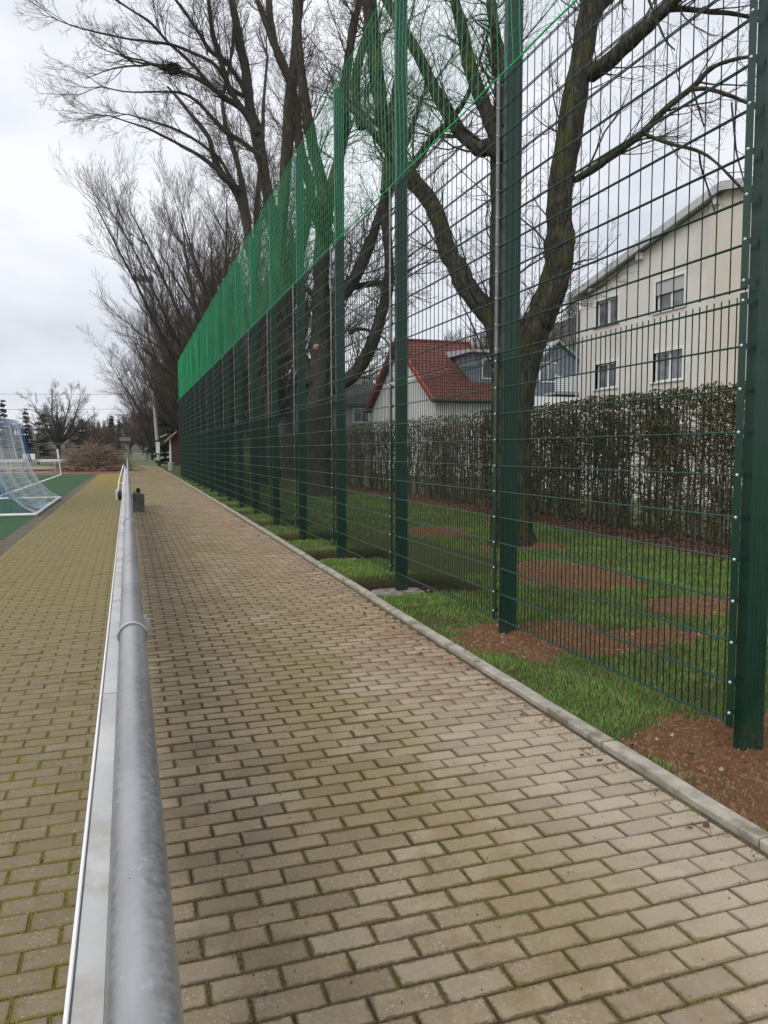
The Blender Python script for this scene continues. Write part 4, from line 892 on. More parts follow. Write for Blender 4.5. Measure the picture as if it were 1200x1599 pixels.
def limb_tree(key, lab, seed, lvl, dens_twig, Ltw, m=M_bark, rmin=.003, extra=3):
    rg = random.Random(seed); root = TREES[key][0][1][0]; t = empty('bare_tree', (root[0], root[1], 0)); tag(t, lab, 'tree', 'bare trees along the fence')
    big = []; ch = {0: [], 1: [], 2: [], 3: []}; first = True
    for lv, pts in TREES[key]:
        loc = [(a-root[0], b_-root[1], c, r_) for a, b_, c, r_ in pts]
        if first: 
            fl = [(loc[0][0], loc[0][1], loc[0][2], loc[0][3]*1.25)]+loc[1:]; loc = fl
        sc = smooth_chain(loc, 8, .02, rg); big.append(sc)
        # twigs along the limb
        tot = sum(math.dist(a[:3], b_[:3]) for a, b_ in zip(loc[:-1], loc[1:]))
        n = int(tot*dens_twig*(0.12 if first else 1))
        for q in range(n):
            i = rg.randrange(int(len(sc)*(.55 if first else .08)), len(sc)-1); a, b_ = sc[i], sc[i+1]; d = Vector((b_[0]-a[0], b_[1]-a[1], b_[2]-a[2])).normalized()
            dn = child_dir(d.x, d.y, d.z, rg, .85); f = i/len(sc); r_ = a[3]
            ln = rg.uniform(.5, 1.15)*Ltw*(1.1-.5*f)*(1 if r_ > .03 else .45)
            grow(ch, a[:3], dn, ln, max(rmin*1.5, min(r_*.38, ln*.013)), 1, lvl, rg, .72, .075, .145, (2.2, 3.0, 4.2), rmin)
        e = sc[-1]; d0 = Vector(sc[-1][:3])-Vector(sc[-2][:3])
        if lv < 3 and not first:
            d0.normalize()
            for q in range(extra): grow(ch, e[:3], child_dir(*d0, rg, .35), Ltw*rg.uniform(.6, 1.3)*(1 if e[3] > .02 else .45), e[3]*.75, 1, lvl, rg, .6, .05, .12, (2.2, 3.0, 4.2), rmin)
        first = False
    V, F = tubes_np(big, 22, .20); link('trunk', np_mesh('trunk', V, F, m, True), t)
    V1, F1 = tubes_np(ch[0]+ch[1]+ch[2], 4); V2, F2 = tubes_np(ch[3], 3) if ch[3] else (np.zeros((0, 3)), np.zeros((0, 4), int))
    link('crown', np_mesh('crown', np.concatenate([V1, V2]), np.concatenate([F1, F2+len(V1)]), M_twig), t)
    return t
tA = limb_tree('A', 'mossy bare tree forking into several stems right behind the second fence post', 21, 4, 6.5, 1.45, rmin=.0026)
tB = limb_tree('B', 'thick grey trunked bare tree with a pale pruning scar, further along the fence', 22, 4, 4.2, 2.2, M_bark2, rmin=.0045)
tC = limb_tree('C', 'bare tree leaning its arching branches left over the path, holding a nest', 23, 4, 3.4, 2.2, M_bark2, rmin=.005)
tD = limb_tree('D', 'slender bare tree bowing left behind the row of fence posts', 24, 4, 2.2, 2.2, M_bark2, rmin=.006)
sc_ = MB(); sc_.tube([(0, 0, 0), (-.05, -.10, 0)], [.10, .085], 10, smooth=False); o = sc_.build('pruning_scar', M_cutwood, tB); o.location = (-.12, -.40, 4.72); o.rotation_euler = (0, 0, 0)

# generic trees for the far rows
def gen_tree(seed, H, nst, spread, lvl=4, m=M_twig, rmin=.012, tr=.2, fork=.2, dens=(1.7, 2.4, 3.4), trop=.12, lean=0):
    rg = random.Random(seed); ch = {0: [], 1: [], 2: [], 3: []}; big = []
    hf = H*fork; big.append([(0, 0, -.2, tr*1.3), (0, 0, .2, tr), (rg.gauss(0, .06), rg.gauss(0, .06), hf*.6, tr*.85), (rg.gauss(0, .1), rg.gauss(0, .1), hf, tr*.8)])
    for s in range(nst):
        a = 2*math.pi*s*.618+rg.uniform(-.3, .3); e = spread*(.18+.9*((s+.5)/nst)**.8); d = (math.cos(a)*math.sin(e)+lean, math.sin(a)*math.sin(e), math.cos(e)); z = hf*rg.uniform(.55, 1.0)
        L_ = (H-z)*rg.uniform(.75, 1.0); p = Vector((0, 0, z)); d = Vector(d).normalized(); n = 7; pts = [(p.x, p.y, p.z, tr*.62)]
        for i in range(n):
            d = (d+Vector((rg.gauss(0, .07), rg.gauss(0, .07), .05))).normalized(); p = p+d*L_/n; r_ = tr*.62*(1-.85*(i+1)/n)+.008; pts.append((p.x, p.y, p.z, r_))
            for q in range(3 if i else 1):
                dn = child_dir(d.x, d.y, d.z, rg, .65); grow(ch, tuple(p), dn, L_*rg.uniform(.18, .36)*(1.15-.5*i/n), r_*.5, 1, lvl, rg, .50, trop, .11, dens, rmin)
        big.append(pts)
    V, F = tubes_np(big, 8); tm = np_mesh('trunk', V, F, M_bark2, True)
    V, F = tubes_np(ch[1]+ch[2]+ch[3], 3); return tm, np_mesh('crown', V, F, m)
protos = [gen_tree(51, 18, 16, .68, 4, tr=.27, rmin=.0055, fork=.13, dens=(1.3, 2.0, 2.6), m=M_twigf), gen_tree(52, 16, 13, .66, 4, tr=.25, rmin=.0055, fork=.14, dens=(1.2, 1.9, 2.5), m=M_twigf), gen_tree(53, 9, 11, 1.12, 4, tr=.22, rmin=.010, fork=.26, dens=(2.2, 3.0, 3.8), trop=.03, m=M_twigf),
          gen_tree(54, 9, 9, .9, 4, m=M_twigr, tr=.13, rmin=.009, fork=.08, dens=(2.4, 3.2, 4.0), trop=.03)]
def place(pr, x, y, z, s, rz, lab, grp, sz=None, kind='bare_tree'):
    t = empty(kind, (x, y, z), rz); t.scale = (s, s, sz or s); tag(t, lab, 'tree' if kind != 'bare_shrub' else 'shrub', grp)
    link('trunk', protos[pr][0], t); link('crown', protos[pr][1], t); return t
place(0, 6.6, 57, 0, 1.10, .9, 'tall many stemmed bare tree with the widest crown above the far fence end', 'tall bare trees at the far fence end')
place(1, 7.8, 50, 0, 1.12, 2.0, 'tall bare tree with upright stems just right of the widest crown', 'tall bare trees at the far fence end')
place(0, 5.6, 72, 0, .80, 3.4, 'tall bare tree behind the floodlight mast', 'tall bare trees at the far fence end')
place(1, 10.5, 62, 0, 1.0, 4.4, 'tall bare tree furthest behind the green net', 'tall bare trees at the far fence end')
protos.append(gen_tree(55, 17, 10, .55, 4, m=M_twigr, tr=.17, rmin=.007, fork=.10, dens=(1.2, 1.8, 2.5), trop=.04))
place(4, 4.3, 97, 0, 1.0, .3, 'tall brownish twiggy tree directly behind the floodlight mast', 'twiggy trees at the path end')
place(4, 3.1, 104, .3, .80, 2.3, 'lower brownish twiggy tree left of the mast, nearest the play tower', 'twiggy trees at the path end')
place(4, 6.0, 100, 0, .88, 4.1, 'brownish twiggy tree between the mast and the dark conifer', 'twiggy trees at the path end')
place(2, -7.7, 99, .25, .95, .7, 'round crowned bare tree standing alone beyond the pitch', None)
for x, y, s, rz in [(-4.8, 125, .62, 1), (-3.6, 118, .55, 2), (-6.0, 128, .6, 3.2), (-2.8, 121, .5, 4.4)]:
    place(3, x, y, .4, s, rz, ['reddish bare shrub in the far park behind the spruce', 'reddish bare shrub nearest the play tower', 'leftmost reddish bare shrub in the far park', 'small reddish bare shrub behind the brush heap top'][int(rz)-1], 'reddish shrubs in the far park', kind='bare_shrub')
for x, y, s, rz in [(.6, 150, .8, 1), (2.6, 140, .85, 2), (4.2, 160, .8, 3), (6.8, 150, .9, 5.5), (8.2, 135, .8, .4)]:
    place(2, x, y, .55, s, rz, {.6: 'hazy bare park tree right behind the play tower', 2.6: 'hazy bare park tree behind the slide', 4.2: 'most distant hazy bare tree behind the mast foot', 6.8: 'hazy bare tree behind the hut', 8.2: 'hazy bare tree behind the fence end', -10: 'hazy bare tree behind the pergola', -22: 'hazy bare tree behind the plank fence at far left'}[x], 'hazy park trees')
# conifers
def conifer(seed, H, Rr, m=M_needle, dens=90, shape=1.0, droop=.25):
    rg = random.Random(seed); V = []; F = []; ch = []
    for z in np.arange(H*.06, H*.985, H/dens*3):
        rad = Rr*(1-z/H)**shape*rg.uniform(.75, 1.1)+.05
        for q in range(7):
            a = rg.uniform(0, 6.283); L_ = rad*rg.uniform(.6, 1.15); ex, ey = math.cos(a), math.sin(a); z = z+rg.uniform(-.5, .5)*H/dens*3
            pts = [(ex*L_*s, ey*L_*s, z-droop*L_*s*s+.12*L_*s, .012*(1.3-s)) for s in (0, .5, 1)]; ch.append(pts)
            ns = max(4, int(L_*7))
            for s_ in range(ns*2):
                s = (s_+rg.random())/(ns*2)*.9+.1; bx, by, bz = ex*L_*s, ey*L_*s, z-droop*L_*s*s+.12*L_*s
                wd = rg.uniform(.10, .26)*(1.2-.6*s)*max(.5, H/9); sd_ = rg.choice((-1, 1)); lx, ly = -ey*sd_, ex*sd_
                lx += ex*.6; ly += ey*.6; dz_ = rg.uniform(-.10, .06)*H/9; b_ = len(V)
                V += [(bx-ex*.05, by-ey*.05, bz), (bx+ex*.07, by+ey*.07, bz+.02), (bx+lx*wd*1.6, by+ly*wd*1.6, bz+dz_-.05*wd), (bx+lx*wd*.9-ex*.05, by+ly*wd*.9-ey*.05, bz+dz_-.10*H/9)]
                F.append((b_, b_+1, b_+2, b_+3))
    cr_ = np_mesh('crown', np.array(V), np.array(F), m)
    tm = MB().tube([(0, 0, -.2), (0, 0, H*.5), (0, 0, H)], [.02*H, .012*H, .01], 8).mesh('trunk', M_bark2)
    return tm, cr_
cf = [conifer(61, 9, 2.1), conifer(62, 14, 3.4, dens=80, shape=.8), conifer(63, 7, 2.4, M_shrub, 70, .45, .05)]
def place_c(pr, x, y, z, s, rz, lab, grp=None, sz=None):
    t = empty('conifer', (x, y, z), rz); t.scale = (s, s, sz or s); tag(t, lab, 'conifer', grp); link('trunk', cf[pr][0], t); link('crown', cf[pr][1], t)
place_c(1, 4.7, 89, 0, .88, 0, 'large dark conifer rising behind the red hut')
place_c(1, 6.9, 84, 0, .80, 2, 'second dark conifer behind the far end of the fence')
place_c(0, -16.4, 120, .4, .95, 1, 'dark pointed conifer at the left edge of the photo above the goal')
place_c(0, -12.4, 110, .4, .76, 2, 'grey green conifer between the goal net and the round green tree')
place_c(2, -10.2, 108, .4, .86, 0, 'rounded dark green conifer left of the lone bare tree')
place_c(2, -6.2, 120, .4, .84, 2, 'rounded olive conifer behind the lone bare tree')
place_c(2, -2.7, 118, .4, .32, 1, 'small dark round evergreen bush near the play tower')
place_c(0, -2.45, 140, .5, .80, 3, 'slim hazy conifer left of the play tower'); place_c(0, -1.25, 142, .5, .70, 4, 'slim hazy conifer just behind the play tower')
t = empty('spruce', (-4.3, 118, .4)); tag(t, 'thin dead looking spruce with bare whorled branches', 'spruce'); 
ch = [[(0, 0, 0, .09), (0, 0, 4, .06), (0, 0, 7.6, .01)]]; 
MB().tube([(0, 0, 0), (0, 0, 4), (0, 0, 7.6)], [.10, .07, .01], 6).build('trunk', M_bark2, t)
ch = []
for q in range(90):
    z = random.uniform(1.2, 7.4); a = random.uniform(0, 6.28); l = (7.9-z)*.22+.15; ch.append([(0, 0, z, .02), (math.cos(a)*l*.6, math.sin(a)*l*.6, z+.02, .015), (math.cos(a)*l, math.sin(a)*l, z+.15, .01)])
V, F = tubes_np(ch, 3); link('crown', np_mesh('crown', V, F, M_twig), t)
# nest
def nest(x, y, z, r_, lab):
    ch = []
    for q in range(260):
        a = random.uniform(0, 6.28); e = random.gauss(0, .25); rr = r_*random.uniform(.3, 1); l = r_*random.uniform(.5, 1.1); t_ = a+math.pi/2+random.gauss(0, .6)
        p_ = (math.cos(a)*rr, math.sin(a)*rr, random.uniform(-.35, .35)*r_); ch.append([(*p_, .010), (p_[0]+math.cos(t_)*l*.5, p_[1]+math.sin(t_)*l*.5, p_[2]+e*l*.3, .012), (p_[0]+math.cos(t_)*l, p_[1]+math.sin(t_)*l, p_[2]+e*l*.5, .007)])
    V, F = tubes_np(ch, 3); o = link('bird_nest', np_mesh('bird_nest', V, F, M_nest), None, (x, y, z)); tag(o, lab, 'nest')

nest(2.01, 31.4, 15.96, .36, 'dark round bird nest of sticks high in the arching left branches')

# ------------------------------------------------------------------ hedge and leaf litter
hd = empty('hedge', (0, 0, 0)); tag(hd, 'clipped sparse beech hedge with bare stems between lawn and houses', 'hedge')
def hx(y): return float(np.interp(y, [3, 8, 13, 20, 30, 48], [8.15, 8.2, 8.6, 8.5, 8.5, 8.6]))
def htop(x, y): return 2.30+.12*noise2(x*3, y*3, 71)+.10*noise2(y*.6, y*.2, 72)
st = []; tw_ = []
rg = random.Random(5)
y = 2.5
while y < 47:
    for k in range(3):
        yy = y+rg.uniform(-.08, .08); x = hx(yy)+rg.uniform(.05, .85); h_ = 2.2; p_ = Vector((x, yy, -.05)); pts = []; r_ = rg.uniform(.010, .024)
        for s in range(7):
            pts.append((p_.x, p_.y, p_.z, r_*(1-.6*s/7))); p_ = p_+Vector((rg.gauss(0, .035), rg.gauss(0, .045), h_/6))
        st.append(pts)
        nt_ = 30 if y < 22 else 14
        for q in range(nt_):
            i = rg.randrange(0, 6); f_ = rg.random(); b_ = tuple(pts[i][k_]+(pts[i+1][k_]-pts[i][k_])*f_ for k_ in range(3)); a = rg.uniform(0, 6.28); l = rg.uniform(.12, .42); u_ = rg.uniform(-.05, .30)
            tw_.append([(b_[0], b_[1], b_[2], .007), (b_[0]+math.cos(a)*l*.5, b_[1]+math.sin(a)*l*.5, b_[2]+u_*.4, .0055), (b_[0]+math.cos(a+.4)*l, b_[1]+math.sin(a+.4)*l, b_[2]+u_, .004)])
    y += .17 if y < 22 else .26
V, F = tubes_np(st, 6); tag(link('stems', np_mesh('stems', V, F, M_hstem, True), hd), kind='stuff')
V, F = tubes_np(tw_, 3); tag(link('twigs', np_mesh('twigs', V, F, M_hstem), hd), kind='stuff')
n = 92000; Y = np.where(rng.random(n) < .62, rng.uniform(3, 18, n), rng.uniform(16, 47, n)); X = np.interp(Y, [3, 8, 13, 20, 30, 48], [8.15, 8.2, 8.6, 8.5, 8.5, 8.6])+np.abs(rng.normal(0, .40, n))%.85
zt = htop(X, Y); u = rng.random(n)**.72; Z = .15+(zt-.1)*u
keep = (noise2(Y*3.2, Z*3.2+X*2, 75) > .34+.16*(1-u)) | (u > .88); X, Y, Z = X[keep], Y[keep], Z[keep]; n = len(X)
def leaves(X, Y, Z, s, name, m, flat=0):
    n = len(X); a = rng.normal(0, 1, (n, 3)); b_ = rng.normal(0, 1, (n, 3)); 
    if flat: a[:, 2] *= .25; b_[:, 2] *= .25
    a /= np.linalg.norm(a, axis=1, keepdims=True); b_ -= (a*b_).sum(1, keepdims=True)*a; b_ /= np.linalg.norm(b_, axis=1, keepdims=True)
    P = np.stack([X, Y, Z], -1); s = s[:, None]
    V = np.stack([P-a*s, P+b_*s*.55, P+a*s, P-b_*s*.55], 1).reshape(-1, 3); return np_mesh(name, V, np.arange(n*4).reshape(-1, 4), m)
tag(link('foliage', leaves(X, Y, Z, rng.uniform(.020, .042, n), 'foliage', M_hleaf), hd), kind='stuff')
n = 26000; Y = np.where(rng.random(n) < .7, rng.uniform(3, 17, n), rng.uniform(15, 45, n)); X = litter_x(Y)+rng.beta(2.2, 1.6, n)*1.7; Z = np.where(X < 8.95, ver_z(np.minimum(X, 8.9), Y), -.01)+rng.uniform(.004, .045, n)
l_ = link('leaf_litter', leaves(X, Y, Z, rng.uniform(.016, .035, n), 'leaf_litter', M_leaflit, 1)); tag(l_, 'strip of dry reddish brown leaves lying under the hedge', 'leaf litter', kind='stuff')

n = 420; Y = rng.uniform(1, 16, n); X = np.where(rng.random(n) < .75, rng.uniform(2.3, 7, n), 2.12-np.abs(rng.normal(0, .12, n))); Z = np.where(X > 2.25, ver_z(np.maximum(X, 2.2), Y)+.02, .006)
l_ = link('fallen_leaves', leaves(X, Y, Z, rng.uniform(.010, .024, n), 'fallen_leaves', M_leaflit, 1)); tag(l_, 'single dry leaves scattered over the lawn and beside the kerb', 'leaves', kind='stuff')
# ------------------------------------------------------------------ houses
def wall_open(mb, X0, X1, y0, y1, z0, z1, ops):
    ysn = sorted({y0, y1, *[v for o in ops for v in (o[0], o[1])]}); zsn = sorted({z0, z1, *[v for o in ops for v in (o[2], o[3])]})
    for a, b_ in zip(ysn[:-1], ysn[1:]):
        for c, d in zip(zsn[:-1], zsn[1:]):
            cy, cz = (a+b_)/2, (c+d)/2
            if any(o[0] < cy < o[1] and o[2] < cz < o[3] for o in ops): continue
            mb.box(X0, X1, a, b_, c, d)
hs = empty('cream_house', (19, 21, 0)); tag(hs, 'large cream rendered house with shallow gable roof behind the hedge on the right', 'house')
def H_(mb, name, m, par=hs): o = mb.build(name, m, par); o.location = (-19, -21, 0) if par is hs else (0, 0, 0); return o
W0 = 18.95
wins = [(26.82, 28.36, 6.60, 7.66, 0), (22.93, 24.50, 6.56, 7.68, .46), (26.84, 28.30, 4.0, 5.04, 0), (22.93, 24.54, 3.98, 5.06, 0), (26.84, 28.30, 1.2, 2.3, 0), (22.93, 24.54, 1.2, 2.3, 0), (17.2, 18.9, 6.5, 7.7, 0), (17.2, 18.9, 3.98, 5.06, 0)]
def gz_(y): return 9.93-.214*abs(y-20.95)
mb = MB(); wall_open(mb, W0, W0+.3, 21.73, 29.55, -.3, 8.0, [w[:4] for w in wins if w[0] > 21.7])
mb.prism([(21.73, 8.0), (28.0-.02, 8.0), (28.0-.02, gz_(28)), (21.73, gz_(21.73))], 'x', W0, W0+.3); mb.prism([(27.98, 8.0), (29.55, 8.0), (29.55, 8.09), (27.98, gz_(27.98))], 'x', W0, W0+.3)
H_(mb, 'wall', M_stucco)
mb = MB(); wall_open(mb, W0-.06, W0+.3, 12.35, 21.727, -.3, 8.0, [w[:4] for w in wins if w[0] < 21.7])
mb.prism([(12.35, 8.0), (21.727, 8.0), (21.727, gz_(21.727)), (20.95, gz_(20.95)), (12.35, gz_(12.35))], 'x', W0-.06, W0+.3); H_(mb, 'wall', M_stucco2)['label'] = 'warmer toned projecting wall section'
mb = MB(); mb.box(W0+.31, 29, 29.2, 29.54, -.3, 7.9); mb.box(W0+.31, 29, 12.36, 12.7, -.3, 7.9); mb.box(28.7, 29, 12.71, 29.19, -.3, 7.9); mb.prism([(12.4, 7.9), (29.5, 7.9), (20.95, 9.7)], 'x', 28.7, 29); H_(mb, 'wall', M_stucco)
RX0 = 18.62
for s_ in (1, -1):
    ye = 20.95+s_*9.05; ze = 10.16-.2142*9.05
    rf = MB(); rf.prism([(20.95, 10.16), (ye, ze), (ye, ze-.10), (20.95, 10.06)], 'x', RX0+.02, 29.4); H_(rf, 'roof', M_roofg)
    vb = MB(); vb.prism([(20.95, 10.18), (ye+.02*s_, ze+.02), (ye+.02*s_, ze-.26), (20.95, 9.90)], 'x', RX0-.04, RX0+.018); H_(vb, 'verge_board', simple('pale_fascia', (.50, .51, .52), (.44, .45, .46), 2, .6) if s_ == 1 else M_soffit)
    so = MB(); so.prism([(20.95, 10.055), (ye, ze-.105), (ye, ze-.15), (20.95, 10.01)], 'x', RX0+.02, 29.3); H_(so, 'soffit', M_soffit)
    gt = MB(); gt.tube([(RX0, ye+.07*s_, ze-.08), (29.3, ye+.07*s_, ze-.08)], .075, 10); H_(gt, 'gutter', M_soffit)
mb = MB(); mb.tube([(RX0+.1, 30.05, 8.12), (RX0+.1, 30.0, 7.95), (W0-.06, 29.68, 7.72), (W0-.06, 29.66, 7.4), (W0-.06, 29.66, 0)], .05, 10); H_(mb, 'downpipe', M_soffit)
for yy in (28.6, 25.35, 21.35): mb = MB(); mb.box(RX0+.10, W0-.002, yy-.10, yy+.12, gz_(yy)-.26, gz_(yy)-.03); H_(mb, 'purlin_end', M_frame)
for (a, b_, c, d, shut) in wins:
    pr = 0 if a > 21.7 else -.06
    f = MB(); f.box(W0+pr-.03, W0+.10, a-.11, a, c, d); f.box(W0+pr-.03, W0+.10, b_, b_+.11, c, d); f.box(W0+pr-.03, W0+.10, a-.11, b_+.11, d, d+.11)
    f.box(W0+.105, W0+.17, a, a+.07, c, d); f.box(W0+.105, W0+.17, b_-.07, b_, c, d); f.box(W0+.105, W0+.17, a+.07, b_-.07, d-.07, d); f.box(W0+.105, W0+.17, a+.07, b_-.07, c, c+.07); f.box(W0+.10, W0+.17, (a+b_)/2-.05, (a+b_)/2+.05, c+.07, d-.07)
    wo = H_(f, 'window', M_frame)
    q = MB(); q.box(W0+.135, W0+.15, a+.07, (a+b_)/2-.05, c+.07, d-.07); x_ = q.build('pane', M_glass, wo)
    q = MB(); q.box(W0+.135, W0+.15, (a+b_)/2+.05, b_-.07, c+.07, d-.07); x_ = q.build('pane', M_glass, wo)
    q = MB(); q.box(W0+pr-.07, W0+.10, a-.14, b_+.14, c-.05, c-.002); q.build('sill', M_frame, wo)
    q = MB(); q.box(W0+.20, W0+.22, a+.02, a+(b_-a)*.28, c, d); q.build('curtain', M_frame, wo)
    if shut:
        for k in range(9): q = MB(); q.box(W0+.03, W0+.05, a+.01, b_-.01, d-.02-(k+1)*.052+.004, d-.02-k*.052); q.build('shutter_slat', M_shutter, wo)

# red roofed white house
rh = empty('red_roofed_house', (15.4, 43, 0)); tag(rh, 'white gabled house with red tiled roof and orange verges behind the hedge', 'house')
YR, ZR, YE0, YE1, ZE = 42.9, 7.85, 37.0, 48.9, 4.15
sl = (ZR-ZE)/(YR-YE0)
mb = MB(); mb.prism([(37.5-43, -.2), (48.4-43, -.2), (48.4-43, ZE), (YR-43, ZR-.15), (37.5-43, ZE)], 'x', 0, .3); mb.box(.31, 3.9, 37.5-43, 37.8-43, -.2, ZE-.1); mb.box(.31, 3.9, 48.1-43, 48.4-43, -.2, ZE-.1); mb.prism([(37.5-43, -.2), (48.4-43, -.2), (48.4-43, ZE), (YR-43, ZR-.15), (37.5-43, ZE)], 'x', 3.91, 4.2); mb.build('wall', M_whitewall, rh)
for s_ in (-1, 1):
    ye = (YE0 if s_ < 0 else YE1)-43; a = Vector((-.35, YR-43, ZR+.02)); 
    rf = MB(); rf.prism([(YR-43, ZR), (ye, ZE-.1), (ye, ZE-.2), (YR-43, ZR-.1)], 'x', -.30, 4.35); rf.build('roof', M_redtile, rh)
    vg = MB(); vg.prism([(YR-43, ZR+.10), (ye, ZE-.0), (ye, ZE-.26), (YR-43, ZR-.18)], 'x', -.42, -.305); vg.build('verge', M_verge, rh)
    # tile courses
    nr, nc_ = 19, 15; tl = MB(); dy = (ye-(YR-43))/nr; dz = (ZE-.1-ZR)/nr
    for r_ in range(nr):
        y0_, z0_ = YR-43+dy*r_, ZR+dz*r_
        for c in range(nc_):
            x0_ = -.30+c*.305; b_ = .015
            tl.add([(x0_, y0_, z0_+.012), (x0_+.15, y0_, z0_+.045), (x0_+.29, y0_, z0_+.012), (x0_, y0_+dy*1.06, z0_+dz*1.06+.05), (x0_+.15, y0_+dy*1.06, z0_+dz*1.06+.085), (x0_+.29, y0_+dy*1.06, z0_+dz*1.06+.05), (x0_, y0_+dy*1.06, z0_+dz*1.06), (x0_+.29, y0_+dy*1.06, z0_+dz*1.06)], [(0, 1, 4, 3), (1, 2, 5, 4), (3, 4, 5, 7, 6)])
    tag(tl.build('roof_tiles', M_redtile, rh), kind='stuff')
MB().tube([(-.4, YR-43, ZR+.05), (4.35, YR-43, ZR+.05)], .12, 8).build('ridge', M_redtile, rh)
MB().tube([(-.3, YE0-43-.08, ZE-.16), (4.35, YE0-43-.08, ZE-.16)], .08, 8).build('gutter', M_black, rh)
vg = MB(); vg.prism([(YR-43, ZR+.10), (YE0-43, ZE), (YE0-43, ZE-.26), (YR-43, ZR-.18)], 'x', 4.36, 4.46); vg.build('verge', M_verge, rh)
dm = MB(); dm.box(2.55, 4.0, 38.6-43, 41.0-43, 5.1, 6.75); dm.build('dormer', M_slate, rh)
MB().prism([(38.2-43, 6.76), (41.6-43, 6.76), (41.6-43, 7.15), (38.2-43, 6.9)], 'x', 2.3, 4.2).build('dormer_roof', simple('pale_zinc', (.42, .45, .48), None, rough=.5), rh)
wd = MB(); wd.box(3.2, 3.9, 38.56-43, 38.598-43, 5.35, 6.5); wd_o = wd.build('window', M_frame, rh); MB().box(3.27, 3.83, 38.54-43, 38.558-43, 5.43, 6.42).build('pane', M_glass, wd_o)

# blue grey slate clad house behind
bh = empty('blue_grey_house', (26, 46, 0)); tag(bh, 'blue grey slate clad house gable with white balcony between tree and cream house', 'house')
mb = MB(); mb.prism([(0.05, 0), (4.2, 0), (4.2, 6.9), (1.7, 8.6), (.05, 7.2)], 'y', 0, 6); mb.build('wall', M_slate, bh)
MB().prism([(-.2, 7.05), (1.7, 8.72), (1.7, 8.84), (-.3, 7.08)], 'y', -.3, 6.2).prism([(1.7, 8.72), (4.4, 6.9), (4.5, 6.92), (1.7, 8.84)], 'y', -.3, 6.2).build('roof', simple('zinc_roof', (.34, .37, .40), None, rough=.5), bh)
w_ = MB().box(.35, 1.75, -.06, -.002, 6.0, 7.35).build('window', M_frame, bh); MB().box(.45, 1.0, -.075, -.062, 6.1, 7.25).build('pane', M_glass, w_); MB().box(1.1, 1.65, -.075, -.062, 6.1, 7.25).build('pane', M_glass, w_)
bal = MB().box(.7, 4.4, -1.5, -.05, 5.1, 5.25).build('balcony', M_greywall, bh)
for k in range(8): MB().box(.7, 4.4, -1.53, -1.505, 5.3+k*.13, 5.39+k*.13).build('balcony_slat', M_frame, bal)
for xx in (.8, 2.5, 4.25): MB().box(xx-.03, xx+.03, -1.50, -1.44, 5.25, 6.4).build('balcony_post', M_frame, bal)
MB().box(-.8, 4.6, -1.4, 5, 0, 4.95).build('ground_floor', M_whitewall, bh)
# dark roofed grey house
gh = empty('grey_house', (17.5, 60, 0)); tag(gh, 'low grey house with dark tiled roof and chimney left of the red roofed house', 'house')
MB().box(-5.0, 2.2, 0, 8, -.2, 5.35).prism([(0, 5.35), (8, 5.35), (4, 7.1)], 'x', 1.9, 2.2).build('wall', M_greywall, gh)
for s_ in (0, 1):
    y0_, y1_ = (-.4, 4) if s_ == 0 else (8.4, 4)
    MB().prism([(y0_, 5.2), (y1_, 7.45), (y1_, 7.32), (y0_, 5.05)], 'x', -5.3, 2.4).build('roof', M_dkroof, gh)
    tl = MB()
    for r_ in range(14):
        t0, t1 = r_/14, (r_+1.05)/14; ya, yb = y0_+(y1_-y0_)*t0, y0_+(y1_-y0_)*t1; za, zb = 5.2+2.25*t0, 5.2+2.25*t1
        for c in range(24): tl.quad((-5.3+c*.32, ya, za+.06), (-5.3+c*.32+.30, ya, za+.06), (-5.3+c*.32+.30, yb, zb+.012), (-5.3+c*.32, yb, zb+.012))
    tag(tl.build('roof_tiles', M_dkroof, gh), kind='stuff')
MB().box(.9, 1.7, 3.2, 4.0, 6.9, 7.95).build('chimney', M_greywall, gh)
w_ = MB().box(-.1, 1.3, -.05, -.002, 3.7, 4.9).build('window', M_frame, gh); MB().box(0, .6, -.07, -.052, 3.8, 4.8).build('pane', M_glass, w_); MB().box(.65, 1.2, -.07, -.052, 3.8, 4.8).build('pane', M_glass, w_)
# white garden cars/furniture glimpses behind the hedge: low white garden wall
MB().box(14.2, 14.4, 16, 26, 0, .8).build('garden_wall', M_whitewall); tag(bpy.data.objects['garden_wall'], 'low white garden wall glimpsed through the hedge in front of the houses', 'wall')

# ------------------------------------------------------------------ far hills, woods, cables
def hill(name, pts, depth):
    V = []; F = []; n = len(pts)
    for k, (az, dist, h_) in enumerate(pts):
        s, c = math.sin(R(az)), math.cos(R(az))
        V += [(s*dist, c*dist, -.4), (s*(dist+depth*.5), c*(dist+depth*.5), h_*.7), (s*(dist+depth), c*(dist+depth), h_), (s*(dist+depth*2.2), c*(dist+depth*2.2), -.4)]
    for k in range(n-1):
        for j in range(3): F.append((k*4+j, k*4+j+1, (k+1)*4+j+1, (k+1)*4+j))
    o = link(name, np_mesh(name, np.array(V), np.array(F), M_hill, True)); return tag(o, kind='structure')
hill('hills', [(-40, 320, 9), (-25, 320, 10), (-12, 320, 8), (-4, 310, 9), (0, 300, 14), (3, 290, 18), (10, 270, 22), (20, 260, 31), (27, 240, 44), (33, 230, 50), (38, 230, 48), (50, 230, 42), (70, 230, 36)], 60)
ch = []
rg = random.Random(9)
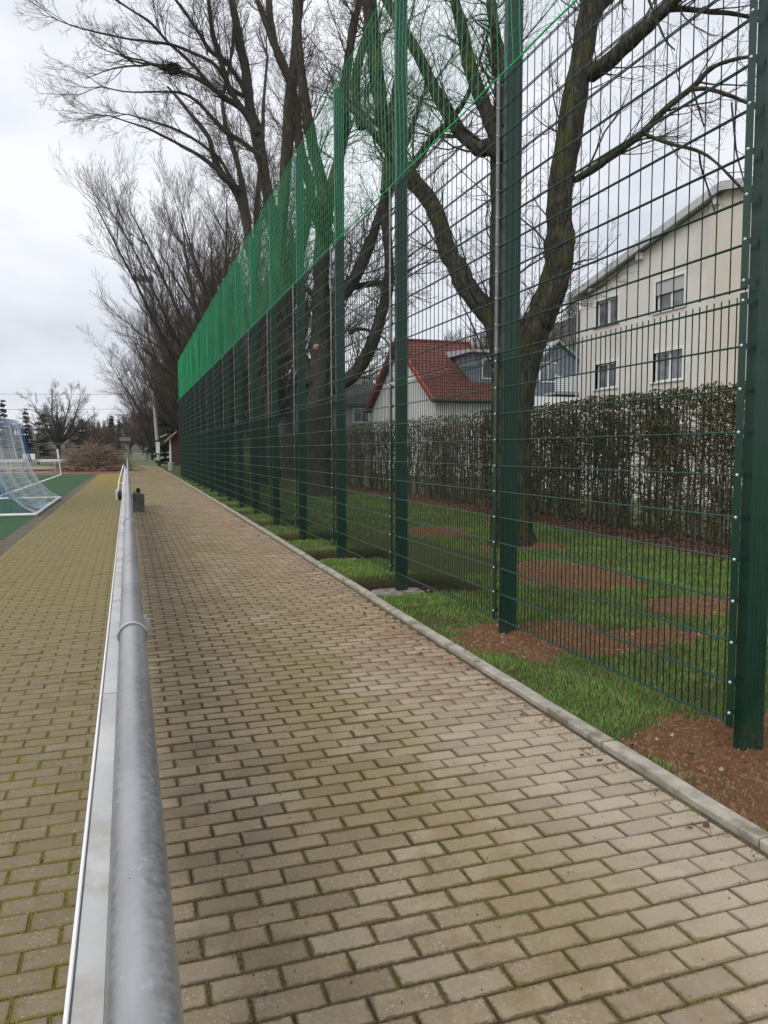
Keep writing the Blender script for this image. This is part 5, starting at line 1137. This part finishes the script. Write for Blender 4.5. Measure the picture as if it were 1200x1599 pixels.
for q in range(1500):
    az = rg.uniform(-32, 50); base = np.interp(az, [-40, -12, -4, 3, 10, 20, 27, 33, 38, 50], [320, 320, 310, 290, 270, 260, 240, 230, 230, 230]); hh_ = np.interp(az, [-40, -25, -12, -4, 0, 3, 10, 20, 27, 33, 38, 50], [9, 10, 8, 9, 14, 18, 22, 31, 44, 50, 48, 42])
    t_ = rg.random()**.7; d = base+60*t_; z = hh_*(t_*2*.7 if t_ < .5 else .7+.6*(t_-.5)); x, y = math.sin(R(az))*d, math.cos(R(az))*d; H2 = rg.uniform(6, 12)*(1 if az > 3 else .5)
    ch.append([(x, y, z-1, .18), (x, y, z+H2*.5, .12), (x, y, z+H2, .04)])
    for k in range(26):
        z2 = z+H2*rg.uniform(.25, 1.0); a = rg.uniform(0, 6.28); l = H2*.28*rg.uniform(.5, 1); ch.append([(x, y, z2-l*.6, .07), (x+math.cos(a)*l*.5, y+math.sin(a)*l*.5, z2, .05), (x+math.cos(a)*l, y+math.sin(a)*l, z2+l*.6, .03)])
V, F = tubes_np(ch, 3); tag(link('far_wood', np_mesh('far_wood', V, F, M_twig)), 'hazy bare woodland covering the far hills', 'woodland', kind='stuff')
for k, (z_, y_) in enumerate([(9.0, 125), (6.6, 122)]):
    mb = MB(); mb.tube([(-50+q*7, y_, z_+.16*q+1.2*((q-8)/8)**2*.5) for q in range(15)], .022, 5); o = mb.build('overhead_cable', M_black); tag(o, ['upper thin overhead cable crossing the sky at left', 'lower thin overhead cable crossing the sky at left'][k], 'cable')

# ------------------------------------------------------------------ haze
hz, t, b = new_mat('haze_air'); t.nodes.remove(b)
pv = t.nodes.new('ShaderNodeVolumePrincipled'); pv.inputs['Color'].default_value = (.95, .96, 1, 1); pv.inputs['Density'].default_value = .00028; pv.inputs['Anisotropy'].default_value = .7
t.links.new(pv.outputs[0], t.nodes['Material Output'].inputs['Volume'])
hzo = MB().box(-330, 420, -12, 470, -1.5, 75).build('haze', hz); tag(hzo, kind='stuff')
